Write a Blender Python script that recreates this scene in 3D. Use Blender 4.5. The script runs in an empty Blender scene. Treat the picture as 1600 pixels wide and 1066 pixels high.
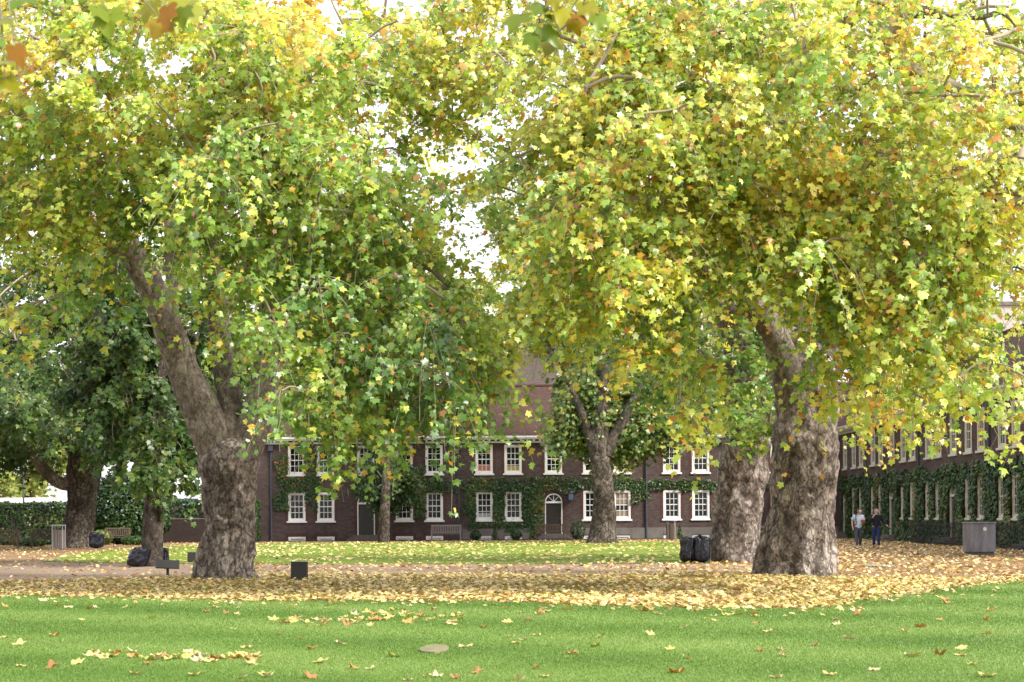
import bpy, bmesh, math, random, time
import numpy as np
from mathutils import Vector, Matrix, noise as mnoise
T0 = time.time()
random.seed(7)
rng = np.random.default_rng(11)
sc = bpy.context.scene
COL = sc.collection
R = math.radians

# ------------------------------------------------------------------ camera geometry
F, HOR, CX, CAMH, ROLL = 2500.0, 806.0, 800.0, 1.55, math.radians(0.35)
cr, sr = math.cos(ROLL), math.sin(ROLL)
def P(px, py, Y):
    """world point seen at photo pixel (px,py) at depth Y"""
    u, v = px - CX, HOR - py
    return Vector(((u * cr + v * sr) * Y / F, Y, CAMH + (-u * sr + v * cr) * Y / F))
def G(px, py, z=0.0):
    u, v = px - CX, HOR - py
    Y = (z - CAMH) * F / (-u * sr + v * cr)
    return Vector(((u * cr + v * sr) * Y / F, Y, z))

# ------------------------------------------------------------------ object helpers
def link(o, parent=None):
    COL.objects.link(o)
    if parent is not None:
        o.parent = parent
    return o
def tag(o, label=None, cat=None, group=None, kind=None):
    if label: o['label'] = label
    if cat: o['category'] = cat
    if group: o['group'] = group
    if kind: o['kind'] = kind
    return o
def empty(name, loc, label=None, cat=None, group=None, rz=0.0):
    o = bpy.data.objects.new(name, None)
    o.empty_display_size = 0.3
    o.location = loc
    o.rotation_euler = (0, 0, rz)
    link(o)
    return tag(o, label, cat, group)
def copy_tree(o, parent=None):
    c = o.copy(); COL.objects.link(c)
    if parent is not None: c.parent = parent
    for ch in list(o.children):
        copy_tree(ch, c)
    return c
def from_np(name, verts, faces_flat, nper, mat, parent=None, attrs=None, smooth=False):
    """verts (n,3); faces_flat int array; nper = verts per face"""
    me = bpy.data.meshes.new(name)
    nv = len(verts); nf = len(faces_flat) // nper
    me.vertices.add(nv)
    me.vertices.foreach_set('co', np.ascontiguousarray(verts, dtype=np.float32).ravel())
    me.loops.add(nf * nper)
    me.loops.foreach_set('vertex_index', np.ascontiguousarray(faces_flat, dtype=np.int32))
    me.polygons.add(nf)
    me.polygons.foreach_set('loop_start', np.arange(0, nf * nper, nper, dtype=np.int32))
    me.polygons.foreach_set('loop_total', np.full(nf, nper, dtype=np.int32))
    if smooth:
        me.polygons.foreach_set('use_smooth', np.ones(nf, dtype=bool))
    me.update(calc_edges=True)
    if attrs:
        for k, a in attrs.items():
            at = me.attributes.new(k, 'FLOAT', 'FACE')
            at.data.foreach_set('value', np.ascontiguousarray(a, dtype=np.float32))
    me.materials.append(mat)
    o = bpy.data.objects.new(name, me)
    return link(o, parent)

class MB:
    def __init__(s): s.v = []; s.f = []
    def add(s, vs, fs):
        n = len(s.v); s.v += [tuple(v) for v in vs]; s.f += [tuple(i + n for i in f) for f in fs]
    def box(s, c, d, rot=None):
        x, y, z = d[0] / 2, d[1] / 2, d[2] / 2
        vs = [Vector((a, b, e)) for a in (-x, x) for b in (-y, y) for e in (-z, z)]
        if rot is not None: vs = [rot @ v for v in vs]
        c = Vector(c); vs = [v + c for v in vs]
        s.add(vs, [(0, 1, 3, 2), (4, 6, 7, 5), (0, 4, 5, 1), (2, 3, 7, 6), (0, 2, 6, 4), (1, 5, 7, 3)])
    def b2(s, x0, x1, y0, y1, z0, z1):
        s.box(((x0 + x1) / 2, (y0 + y1) / 2, (z0 + z1) / 2), (abs(x1 - x0), abs(y1 - y0), abs(z1 - z0)))
    def tube(s, pts, rad, n=10, cap=True):
        pts = [Vector(p) for p in pts]
        if not hasattr(rad, '__len__'): rad = [rad] * len(pts)
        rings = []
        for i, p in enumerate(pts):
            t = (pts[min(i + 1, len(pts) - 1)] - pts[max(i - 1, 0)]).normalized()
            a = Vector((1, 0, 0)) if abs(t.x) < .9 else Vector((0, 1, 0))
            u = t.cross(a).normalized(); w = t.cross(u)
            rings.append([p + (u * math.cos(2 * math.pi * k / n) + w * math.sin(2 * math.pi * k / n)) * rad[i] for k in range(n)])
        vs = [v for r_ in rings for v in r_]; fs = []
        for i in range(len(pts) - 1):
            for k in range(n):
                k2 = (k + 1) % n
                fs.append((i * n + k, i * n + k2, (i + 1) * n + k2, (i + 1) * n + k))
        if cap:
            fs.append(tuple(range(n - 1, -1, -1))); fs.append(tuple((len(pts) - 1) * n + k for k in range(n)))
        s.add(vs, fs)
    def build(s, name, mat, parent=None, bevel=0.0, smooth=False):
        me = bpy.data.meshes.new(name); me.from_pydata(s.v, [], s.f)
        bm = bmesh.new(); bm.from_mesh(me)
        bmesh.ops.recalc_face_normals(bm, faces=bm.faces)
        bm.to_mesh(me); bm.free()
        me.materials.append(mat)
        if smooth:
            for p in me.polygons: p.use_smooth = True
        o = link(bpy.data.objects.new(name, me), parent)
        if bevel > 0:
            m = o.modifiers.new('bevel', 'BEVEL'); m.width = bevel; m.segments = 2; m.limit_method = 'ANGLE'
        return o

# ------------------------------------------------------------------ materials
class NT:
    def __init__(s, name):
        s.m = bpy.data.materials.new(name); s.m.use_nodes = True
        s.t = s.m.node_tree; s.t.nodes.clear()
        s.out = s.n('ShaderNodeOutputMaterial')
    def n(s, typ, **kw):
        nd = s.t.nodes.new(typ)
        for k, v in kw.items():
            if k.startswith('i_'):
                nd.inputs[k[2:].replace('_', ' ')].default_value = v
            else: setattr(nd, k, v)
        return nd
    def l(s, a, b): s.t.links.new(a, b)
    def ramp(s, fac, stops, interp='LINEAR'):
        r_ = s.n('ShaderNodeValToRGB'); r_.color_ramp.interpolation = interp
        e = r_.color_ramp.elements
        while len(e) < len(stops): e.new(0.5)
        for el, (p, c) in zip(e, stops):
            el.position = p; el.color = (c[0], c[1], c[2], 1)
        if fac is not None: s.l(fac, r_.inputs[0])
        return r_.outputs[0]
    def mix(s, fac, a, b, mode='MIX'):
        m = s.n('ShaderNodeMix', data_type='RGBA', blend_type=mode)
        for sock, val in ((m.inputs[0], fac), (m.inputs[6], a), (m.inputs[7], b)):
            if hasattr(val, 'links'): s.l(val, sock)
            elif isinstance(val, (int, float)): sock.default_value = val
            else: sock.default_value = (val[0], val[1], val[2], 1)
        return m.outputs[2]
    def math(s, op, a, b=0.0):
        m = s.n('ShaderNodeMath', operation=op)
        for i, val in enumerate((a, b)):
            if hasattr(val, 'links'): s.l(val, m.inputs[i])
            else: m.inputs[i].default_value = val
        return m.outputs[0]
    def coords(s, scale=(1, 1, 1), kind='Object', rot=(0, 0, 0)):
        tc = s.n('ShaderNodeTexCoord'); mp = s.n('ShaderNodeMapping')
        mp.inputs['Scale'].default_value = scale; mp.inputs['Rotation'].default_value = rot
        s.l(tc.outputs[kind], mp.inputs[0]); return mp.outputs[0]
    def noise(s, vec, scale, detail=4, rough=.55, dist=0.0):
        n_ = s.n('ShaderNodeTexNoise'); n_.inputs['Scale'].default_value = scale
        n_.inputs['Detail'].default_value = detail; n_.inputs['Roughness'].default_value = rough
        n_.inputs['Distortion'].default_value = dist
        if vec is not None: s.l(vec, n_.inputs['Vector'])
        return n_.outputs[0]
    def bump(s, h, strength=.5, dist=.02, nrm=None):
        b = s.n('ShaderNodeBump'); b.inputs['Strength'].default_value = strength; b.inputs['Distance'].default_value = dist
        s.l(h, b.inputs['Height'])
        if nrm is not None: s.l(nrm, b.inputs['Normal'])
        return b.outputs[0]
    def pbr(s, col, rough=.8, spec=.3, nrm=None, metal=0.0):
        b = s.n('ShaderNodeBsdfPrincipled')
        if hasattr(col, 'links'): s.l(col, b.inputs['Base Color'])
        else: b.inputs['Base Color'].default_value = (col[0], col[1], col[2], 1)
        if hasattr(rough, 'links'): s.l(rough, b.inputs['Roughness'])
        else: b.inputs['Roughness'].default_value = rough
        b.inputs['Specular IOR Level'].default_value = spec; b.inputs['Metallic'].default_value = metal
        if nrm is not None: s.l(nrm, b.inputs['Normal'])
        s.l(b.outputs[0], s.out.inputs[0]); return s.m

def simple(name, col, rough=.7, spec=.3, var=.12, scale=6.0, metal=0.0, bump=0.0):
    t = NT(name); v = t.coords()
    n_ = t.noise(v, scale, 5)
    c = t.mix(n_, [x * (1 - var * 2) for x in col], [min(1, x * (1 + var * 1.4)) for x in col])
    nr = t.bump(n_, bump, .01) if bump else None
    return t.pbr(c, rough, spec, nr, metal)

def leaf_mat(name, stops, transl=.38, gloss=.5):
    t = NT(name)
    a = t.n('ShaderNodeAttribute', attribute_name='tone'); b = t.n('ShaderNodeAttribute', attribute_name='shade')
    c = t.ramp(a.outputs['Fac'], stops)
    hsv = t.n('ShaderNodeHueSaturation'); t.l(c, hsv.inputs['Color']); t.l(b.outputs['Fac'], hsv.inputs['Value'])
    col = hsv.outputs[0]
    bs = t.n('ShaderNodeBsdfPrincipled'); t.l(col, bs.inputs['Base Color'])
    bs.inputs['Roughness'].default_value = .36; bs.inputs['Specular IOR Level'].default_value = gloss
    tr = t.n('ShaderNodeBsdfTranslucent')
    tc = t.n('ShaderNodeHueSaturation'); tc.inputs['Saturation'].default_value = 1.15; tc.inputs['Value'].default_value = 1.25
    t.l(col, tc.inputs['Color']); t.l(tc.outputs[0], tr.inputs['Color'])
    mx = t.n('ShaderNodeMixShader'); mx.inputs[0].default_value = transl
    t.l(bs.outputs[0], mx.inputs[1]); t.l(tr.outputs[0], mx.inputs[2]); t.l(mx.outputs[0], t.out.inputs[0])
    return t.m

# tone scale: 0 dark green .25 green .45 yellow green .6 lemon .75 golden .88 orange 1 brown
PLANE = [(0, (.085, .165, .035)), (.2, (.145, .265, .052)), (.38, (.29, .42, .08)), (.52, (.50, .57, .11)), (.64, (.69, .64, .125)),
         (.76, (.70, .46, .08)), (.88, (.57, .26, .055)), (1, (.25, .135, .07))]
M = {}
M['plane_leaf'] = leaf_mat('plane_leaf', PLANE, .46, 1.0)
M['litter'] = leaf_mat('fallen_leaf', [(0, (.25, .30, .06)), (.2, (.56, .50, .17)), (.4, (.60, .45, .18)), (.55, (.62, .49, .28)), (.7, (.50, .29, .10)), (.85, (.38, .19, .07)), (1, (.22, .11, .05))], .15, .3)
M['dark_leaf'] = leaf_mat('dark_leaf', [(0, (.022, .05, .014)), (.5, (.042, .09, .02)), (1, (.12, .16, .03))], .25, .4)  # evergreen dark green, lowered further for the tree shade at far left
M['ivy_leaf'] = leaf_mat('ivy_leaf', [(0, (.022, .055, .014)), (.6, (.045, .10, .02)), (.85, (.14, .17, .03)), (1, (.3, .1, .04))], .2, .4)
M['far_leaf'] = leaf_mat('far_leaf', [(0, (.16, .22, .06)), (.5, (.30, .36, .10)), (1, (.48, .46, .13))], .45, .3)
M['grass_blade'] = leaf_mat('grass_blade', [(0, (.08, .15, .03)), (.5, (.155, .25, .055)), (1, (.27, .35, .11))], .3, .35)

def bark(name, a, b, c, flake=2.6, bs=1.0):
    t = NT(name); v = t.coords((1, 1, .62))
    big = t.noise(t.coords((1, 1, .8)), .75, 3, .5)
    med = t.noise(v, flake, 7, .66, .9)
    fin = t.noise(v, 11, 8, .8, .5)
    vo = t.n('ShaderNodeTexVoronoi', feature='F1'); vo.inputs['Scale'].default_value = 16
    nn = t.n('ShaderNodeTexNoise', i_Scale=6.0); t.l(v, nn.inputs['Vector'])
    warp = t.mix(.18, v, nn.outputs[1]); t.l(warp, vo.inputs['Vector'])
    pl = t.ramp(vo.outputs[0], [(.2, (1, 1, 1)), (.62, (.45, .43, .42))])
    ve = t.n('ShaderNodeTexVoronoi', feature='DISTANCE_TO_EDGE'); ve.inputs['Scale'].default_value = 6.5
    n3 = t.n('ShaderNodeTexNoise', i_Scale=3.5, i_Detail=6.0, i_Roughness=.7); t.l(v, n3.inputs['Vector']); t.l(t.mix(.38, v, n3.outputs[1]), ve.inputs['Vector'])
    ck = t.ramp(ve.outputs[0], [(.0, (.16, .14, .13)), (.05, (.75, .75, .75)), (.12, (1, 1, 1))])
    c1 = t.ramp(t.math('ADD', t.math('MULTIPLY', big, .45), t.math('MULTIPLY', med, .6)), [(.42, a), (.52, b), (.62, c)])
    pt = t.noise(t.coords((1, 1, .6)), 1.7, 5, .55, .8)
    c1 = t.mix(t.ramp(pt, [(.56, (0, 0, 0)), (.60, (.75, .75, .75))]), c1, [x * 1.25 for x in c])
    pt2 = t.noise(t.coords((1.2, .9, .7)), 2.6, 5, .6, .8)
    c1 = t.mix(t.ramp(pt2, [(.60, (0, 0, 0)), (.64, (.6, .6, .6))]), c1, (a[0] * .85, a[1] * .95, a[2] * .8))
    c2 = t.mix(t.ramp(fin, [(.40, (.7, .7, .7)), (.54, (0, 0, 0))]), c1, [x * .38 for x in a])
    c3 = t.mix(.5, t.mix(.35, c2, pl, 'MULTIPLY'), ck, 'MULTIPLY')
    h = t.math('ADD', t.math('MULTIPLY', t.math('ADD', fin, ck), .7), t.math('ADD', t.math('MULTIPLY', pl, .25), med))
    return t.pbr(c3, .92, .12, t.bump(h, 1.0 * bs, .09))
M['bark'] = bark('plane_bark', (.19, .15, .125), (.34, .275, .235), (.54, .46, .405))
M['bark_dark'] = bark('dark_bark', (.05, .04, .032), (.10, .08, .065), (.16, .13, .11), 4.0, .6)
M['bark_mid'] = bark('shaded_bark', (.085, .065, .05), (.15, .118, .095), (.23, .19, .155))  # plane bark darkened, the shade under the crowns put into its colour
M['shade_leaf'] = leaf_mat('shade_leaf', [(0, (.035, .075, .018)), (.5, (.07, .13, .028)), (1, (.22, .25, .05))], .4, .5)  # dark green leaf, with the shade of the far left crowns in its colour
M['olive_leaf'] = leaf_mat('olive_leaf', [(0, (.06, .11, .03)), (.3, (.12, .19, .045)), (.55, (.26, .28, .07)), (.75, (.45, .36, .08)), (1, (.3, .15, .05))], .4, .5)
M['near_leaf'] = leaf_mat('near_leaf', [(0, (.08, .16, .02)), (.4, (.18, .25, .02)), (.58, (.34, .30, .02)), (.72, (.40, .22, .015)), (1, (.28, .07, .015))], .35, .3)
M['twig'] = simple('twig_bark', (.33, .27, .21), .9, .1)
M['limb'] = bark('limb_bark', (.13, .105, .085), (.22, .18, .145), (.32, .27, .22), 2.0, .5)

def brick(name, c1, c2, mortar, bump=.4):
    t = NT(name); tc = t.n('ShaderNodeTexCoord'); sx = t.n('ShaderNodeSeparateXYZ'); cb = t.n('ShaderNodeCombineXYZ')
    t.l(tc.outputs['Object'], sx.inputs[0]); t.l(t.math('ADD', sx.outputs[0], sx.outputs[1]), cb.inputs[0]); t.l(sx.outputs[2], cb.inputs[1])
    br = t.n('ShaderNodeTexBrick'); t.l(cb.outputs[0], br.inputs['Vector'])
    br.inputs['Scale'].default_value = 1; br.inputs['Brick Width'].default_value = .235; br.inputs['Row Height'].default_value = .078
    br.inputs['Mortar Size'].default_value = .008; br.inputs['Color1'].default_value = (*c1, 1); br.inputs['Color2'].default_value = (*c2, 1)
    br.inputs['Mortar'].default_value = (*mortar, 1); br.inputs['Bias'].default_value = -.1
    n1 = t.noise(tc.outputs['Object'], .55, 5, .65); n2 = t.noise(cb.outputs[0], 5, 3)
    col = t.mix(.55, br.outputs[0], t.ramp(n1, [(.3, (.55, .5, .5)), (.7, (1.0, 1.0, 1.0))]), 'MULTIPLY')
    col = t.mix(.5, col, t.ramp(n2, [(.3, (.6, .6, .6)), (.7, (1, 1, 1))]), 'MULTIPLY')
    return t.pbr(col, .9, .15, t.bump(br.outputs[1], -bump, .01))
M['brick'] = brick('brown_brick', (.135, .086, .076), (.062, .046, .048), (.12, .105, .095))
M['red_brick'] = brick('red_rubbed_brick', (.135, .060, .052), (.10, .048, .043), (.11, .075, .065), .2)
M['pale_brick'] = brick('pale_brick', (.62, .52, .44), (.50, .42, .37), (.65, .6, .55))
M['stock_brick'] = brick('chimney_brick', (.20, .15, .13), (.14, .11, .10), (.2, .18, .16))
M['shaded_garden_brick'] = brick('shaded_garden_brick', (.055, .035, .03), (.035, .025, .022), (.05, .045, .04))  # wall brick darkened to put the shade of nearby trees into its colour
def tile():
    t = NT('roof_tile'); tc = t.n('ShaderNodeTexCoord'); mp = t.n('ShaderNodeMapping'); t.l(tc.outputs['Object'], mp.inputs[0])
    sx = t.n('ShaderNodeSeparateXYZ'); cb = t.n('ShaderNodeCombineXYZ'); t.l(mp.outputs[0], sx.inputs[0])
    t.l(t.math('ADD', sx.outputs[0], t.math('MULTIPLY', sx.outputs[1], .15)), cb.inputs[0]); t.l(sx.outputs[2], cb.inputs[1])
    br = t.n('ShaderNodeTexBrick'); t.l(cb.outputs[0], br.inputs['Vector']); br.inputs['Scale'].default_value = 1
    br.inputs['Brick Width'].default_value = .17; br.inputs['Row Height'].default_value = .085; br.inputs['Mortar Size'].default_value = .010
    br.inputs['Color1'].default_value = (.135, .075, .06, 1); br.inputs['Color2'].default_value = (.085, .055, .048, 1); br.inputs['Mortar'].default_value = (.03, .02, .02, 1)
    n1 = t.noise(tc.outputs['Object'], 1.1, 6, .65)
    col = t.mix(.7, br.outputs[0], t.ramp(n1, [(.3, (.55, .52, .5)), (.72, (1.1, 1.05, 1))]), 'MULTIPLY')
    return t.pbr(col, .9, .15, t.bump(br.outputs[1], -.8, .02))
M['tile'] = tile()
M['white'] = simple('white_paint', (.78, .76, .73), .5, .4, .05, 3)
M['cream'] = simple('cream_paint', (.56, .52, .43), .55, .4, .08, 3)
M['stone'] = simple('plinth_stone', (.17, .15, .135), .9, .2, .25, 2.2, bump=.3)
M['step'] = simple('step_stone', (.15, .13, .115), .9, .2, .3, 4, bump=.3)
M['door'] = simple('black_door', (.018, .016, .016), .35, .5, .2, 4)
M['door_brown'] = simple('dark_brown_door', (.026, .019, .017), .4, .5, .2, 9)
M['iron'] = simple('black_iron', (.025, .026, .03), .55, .4, .15, 10)
M['lead'] = simple('lead_pipe', (.055, .06, .085), .5, .4, .15, 8)
M['dark_metal'] = simple('dark_grey_metal', (.035, .032, .03), .6, .35, .15, 14)
M['teak'] = simple('weathered_teak', (.27, .235, .215), .85, .2, .2, 14, bump=.3)
M['teak_brown'] = simple('brown_teak', (.13, .095, .07), .85, .2, .25, 14, bump=.3)
M['bin_wood'] = simple('bin_slat', (.20, .165, .15), .85, .2, .25, 12, bump=.3)
M['bin_lid'] = simple('bin_metal_lid', (.36, .36, .38), .5, .5, .1, 9)
M['soil'] = simple('soil', (.06, .042, .03), .95, .1, .3, 5, bump=.6)
def glass(name, col, r_=.08):
    t = NT(name); v = t.coords(); n_ = t.noise(v, 1.3, 2)
    return t.pbr(t.mix(n_, [x * .5 for x in col], [x * 1.5 for x in col]), r_, .32, t.bump(n_, .10, .03))
M['glass'] = glass('window_glass', (.008, .010, .011))
M['plastic'] = None
def plastic():
    t = NT('bin_bag_plastic'); v = t.coords((1, 1, .4)); n_ = t.noise(v, 9, 3, .5, 1.5)
    return t.pbr((.006, .007, .014), t.ramp(n_, [(.3, (.14,) * 3), (.7, (.30,) * 3)]), .5, t.bump(n_, .8, .035))
M['plastic'] = plastic()
def galv():
    t = NT('galvanised_sheet'); v = t.coords((1, 1, .35)); n_ = t.noise(v, 3.5, 6, .7, .5); s_ = t.noise(v, 1.2, 3)
    col = t.ramp(n_, [(.25, (.13, .12, .13)), (.5, (.24, .23, .26)), (.75, (.36, .35, .39))])
    col = t.mix(.5, col, t.ramp(s_, [(.35, (.55, .45, .38)), (.65, (1, 1, 1))]), 'MULTIPLY')
    return t.pbr(col, .55, .4, t.bump(n_, .2, .01), .25)
M['galv'] = galv()

# ------------------------------------------------------------------ ground materials
def ground_mat(name, cols, sc1=.35, sc2=6., bump=.4, speck=None, bd=.03):
    t = NT(name); v = t.coords()
    a = t.noise(v, sc1, 6, .65); b = t.noise(v, sc2, 8, .72); c = t.noise(v, 38, 4, .7)
    m = t.math('ADD', t.math('MULTIPLY', a, .45), t.math('MULTIPLY', b, .55))
    col = t.ramp(m, [(.36, cols[0]), (.5, cols[1]), (.64, cols[2])])
    col = t.mix(.6, col, t.ramp(c, [(.3, (.55, .55, .55)), (.7, (1.15, 1.15, 1.15))]), 'MULTIPLY')
    if speck:
        vo = t.n('ShaderNodeTexVoronoi'); vo.inputs['Scale'].default_value = 9; t.l(v, vo.inputs['Vector'])
        msk = t.ramp(vo.outputs[0], [(.22, (1, 1, 1)), (.32, (0, 0, 0))])
        hs = t.n('ShaderNodeHueSaturation'); hs.inputs['Color'].default_value = (*speck, 1)
        sv = t.n('ShaderNodeSeparateColor'); t.l(vo.outputs[1], sv.inputs[0])
        t.l(t.math('ADD', t.math('MULTIPLY', sv.outputs[0], .9), .35), hs.inputs['Value'])
        keep = t.math('MULTIPLY', msk, t.math('GREATER_THAN', sv.outputs[1], .45))
        col = t.mix(keep, col, hs.outputs[0])
    return t.pbr(col, .95, .1, t.bump(t.math('ADD', b, c), bump, bd))
M['ground'] = ground_mat('leafy_earth', [(.14, .085, .05), (.24, .155, .09), (.34, .235, .14)], .25, 5, .6, (.45, .27, .09))
M['path'] = ground_mat('gravel_path', [(.22, .15, .10), (.31, .225, .165), (.40, .31, .24)], .3, 5, .5)
M['litterbed'] = ground_mat('leaf_strewn_grass', [(.10, .10, .025), (.20, .15, .04), (.36, .25, .07)], .5, 5, .7, (.62, .45, .15))
def lawn_mat(name, c0, c1, c2, stripe=True):
    t = NT(name); v = t.coords(); a = t.noise(v, .30, 5, .6); b = t.noise(v, 2.0, 6, .7); c = t.noise(v, 60, 4, .75)
    f = t.math('ADD', t.math('MULTIPLY', a, .55), t.math('MULTIPLY', b, .45))
    if stripe:
        w = t.n('ShaderNodeTexWave'); w.inputs['Scale'].default_value = .16; w.inputs['Distortion'].default_value = .8; w.inputs['Detail'].default_value = 1
        t.l(t.coords(rot=(0, 0, R(58))), w.inputs[0]); f = t.math('ADD', t.math('MULTIPLY', w.outputs[1], .16), t.math('MULTIPLY', f, .86))
    col = t.ramp(f, [(.32, c0), (.5, c1), (.68, c2)])
    col = t.mix(.65, col, t.ramp(c, [(.3, (.45, .45, .4)), (.7, (1.2, 1.2, 1.1))]), 'MULTIPLY')
    return t.pbr(col, .9, .15, t.bump(c, .8, .03))
M['lawn'] = lawn_mat('mown_lawn', (.085, .165, .024), (.14, .24, .04), (.22, .32, .08))
M['lawn2'] = lawn_mat('rough_lawn', (.10, .17, .02), (.17, .24, .035), (.26, .30, .06), False)

# ------------------------------------------------------------------ ground sheets
def sheet(name, poly, z, mat, label=None):
    me = bpy.data.meshes.new(name)
    bm = bmesh.new(); vs = [bm.verts.new((p[0], p[1], z)) for p in poly]; bm.faces.new(vs)
    bmesh.ops.triangulate(bm, faces=bm.faces); bmesh.ops.recalc_face_normals(bm, faces=bm.faces)
    for f in bm.faces:
        if f.normal.z < 0: f.normal_flip()
    bm.to_mesh(me); bm.free(); me.materials.append(mat)
    o = link(bpy.data.objects.new(name, me)); o['kind'] = 'structure'
    if label: o['label'] = label
    return o
def gpoly(pix): return [(G(a, b).x, G(a, b).y) for a, b in pix]
def smooth_line(pts, n=8):
    out = []
    m = len(pts)
    for i in range(m - 1):
        p0 = pts[max(i - 1, 0)]; p1 = pts[i]; p2 = pts[i + 1]; p3 = pts[min(i + 2, m - 1)]
        for k in range(n):
            t = k / n
            out.append(tuple(.5 * ((2 * b) + (-a + c) * t + (2 * a - 5 * b + 4 * c - d) * t * t + (-a + 3 * b - 3 * c + d) * t ** 3) for a, b, c, d in zip(p0, p1, p2, p3)))
    out.append(pts[-1]); return out
sheet('ground', [(-600, -60), (600, -60), (600, 1500), (-600, 1500)], 0, M['ground'], 'brown leafy earth of the courtyard')
EDGE = [(-420, 925), (-150, 929), (0, 931), (200, 935), (400, 940), (600, 940), (800, 942), (900, 947), (1050, 950), (1200, 952), (1300, 949), (1350, 937), (1450, 925), (1550, 911), (1700, 905), (1950, 902)]
edge_w = smooth_line(gpoly(EDGE), 10)
edge_w = [(x + .12 * mnoise.noise(Vector((x * .9, y * .9, 0))), y + .35 * mnoise.noise(Vector((x * 1.3, y * .4, 3)))) for x, y in edge_w]
NEAR = [(edge_w[-1][0] + 4, -8), (edge_w[0][0] - 4, -8)]
sheet('front_lawn', edge_w + NEAR, .012, M['lawn'], 'mown green front lawn')
pathnear = [(-420, 912), (0, 908), (250, 903), (450, 897), (800, 898), (1100, 897), (1250, 899), (1400, 903), (1550, 905), (1700, 905)]
pn_w = smooth_line(gpoly(pathnear), 6)
sheet('leafy_verge', edge_w[:int(len(edge_w) * .93)] + pn_w[::-1], .006, M['litterbed'], 'strip of grass under fallen leaves')
pathfar = [(-420, 884), (0, 880), (70, 879), (400, 880), (800, 880), (1130, 879), (1400, 878), (1500, 879)]
sheet('gravel_path', smooth_line(gpoly([(a, b) for a, b in pathnear[:7]]) + [], 4) + gpoly([(1250, 884), (800, 878), (400, 878), (60, 878), (0, 880), (-420, 884)]), .004, M['path'], 'beige gravel path')
L2 = [(66, 877), (110, 879.5), (250, 881), (500, 882), (800, 881.5), (1000, 881), (1110, 880), (1160, 872), (1185, 860), (1195, 848.5), (1000, 847), (700, 848), (430, 849), (330, 851.5), (250, 854), (170, 859.5), (110, 868)]
l2w = gpoly(L2)
sheet('far_lawn', l2w, .016, M['lawn2'], 'far lawn before the brick houses, dotted with leaves')
# thin dark soil edge of the far lawn
mb = MB()
for (a, b) in zip(l2w[:7], l2w[1:8]):
    A = Vector((*a, 0)); B = Vector((*b, 0)); d = B - A; n_ = Vector((d.y, -d.x, 0)).normalized() * .12
    mb.add([A + Vector((0, 0, .016)), B + Vector((0, 0, .016)), B + n_ + Vector((0, 0, .006)), A + n_ + Vector((0, 0, .006))], [(0, 1, 2, 3)])
o = mb.build('lawn_edge', M['soil']); o['kind'] = 'structure'
sheet('border_soil', [(-17.5, 101.7), (20.5, 101.2), (20.5, 105), (-17.5, 105)], .02, M['soil'])

# ------------------------------------------------------------------ leaf instancing
def leaf_template(kind):
    if kind == 'plane':
        half = [(.16, -.09), (.34, -.06), (.52, .06), (.42, .22), (.60, .52), (.36, .56), (.26, .60), (.16, .84)]
    elif kind == 'mid':
        half = [(.26, -.08), (.52, .06), (.36, .24), (.58, .54), (.24, .62)]
    else:
        half = [(.42, .12), (.45, .6)]
    out = [(0, 0)] + half + [(0, 1)] + [(-x, y) for x, y in half[::-1]]
    v = np.array([(0, .35, 0)] + [(x, y, .20 * abs(x) - .42 * (x * x * 1.3 + (y - .35) ** 2)) for x, y in out], dtype=np.float64)
    n = len(out)
    f = np.array([(0, 1 + i, 1 + (i + 1) % n) for i in range(n)])
    return v, f
TEMPL = {k: leaf_template(k) for k in ('plane', 'mid', 'far')}
def unit(a): return a / np.maximum(np.linalg.norm(a, axis=-1, keepdims=True), 1e-9)
def leaves(name, pos, nrm, tip, size, tone, shade, mat, parent=None, kind='mid', curl=None):
    tv, tf = TEMPL[kind]
    nrm = unit(nrm); tip = tip - nrm * np.sum(tip * nrm, axis=1, keepdims=True); tip = unit(tip); side = np.cross(tip, nrm)
    n = len(pos); zc = np.ones(n) if curl is None else curl; wg = np.random.default_rng(n); wf = wg.uniform(.72, 1.12, n); sk = wg.normal(0, .16, n)
    V = pos[:, None, :] + size[:, None, None] * ((tv[None, :, 0, None] * wf[:, None, None] + sk[:, None, None] * tv[None, :, 1, None]) * side[:, None, :] + (tv[None, :, 1, None] - .1) * tip[:, None, :] + tv[None, :, 2, None] * zc[:, None, None] * nrm[:, None, :])
    Fi = (tf[None] + (np.arange(n) * len(tv))[:, None, None]).reshape(-1)
    k = len(tf)
    return from_np(name, V.reshape(-1, 3), Fi, 3, mat, parent, {'tone': np.repeat(np.clip(tone, 0, 1), k), 'shade': np.repeat(shade, k)})
def tubes(Pk, Rk, sides=4):
    """Pk (n,k,3) Rk (n,k) -> verts, quads"""
    n, k, _ = Pk.shape
    T = np.empty_like(Pk); T[:, 1:-1] = Pk[:, 2:] - Pk[:, :-2]; T[:, 0] = Pk[:, 1] - Pk[:, 0]; T[:, -1] = Pk[:, -1] - Pk[:, -2]
    T = unit(T); ref = np.where(np.abs(T[:, :, 2:3]) < .9, np.array([0, 0, 1.]), np.array([1., 0, 0]))
    U = unit(np.cross(T, ref)); W = np.cross(T, U)
    an = np.arange(sides) * 2 * math.pi / sides
    V = Pk[:, :, None, :] + Rk[:, :, None, None] * (np.cos(an)[None, None, :, None] * U[:, :, None, :] + np.sin(an)[None, None, :, None] * W[:, :, None, :])
    base = (np.arange(n) * k * sides)[:, None, None]; i = (np.arange(k - 1) * sides)[None, :, None]; s = np.arange(sides)[None, None, :]; s2 = (s + 1) % sides
    q = np.stack([base + i + s, base + i + s2, base + i + sides + s2, base + i + sides + s], axis=-1)
    return V.reshape(-1, 3), q.reshape(-1)
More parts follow.
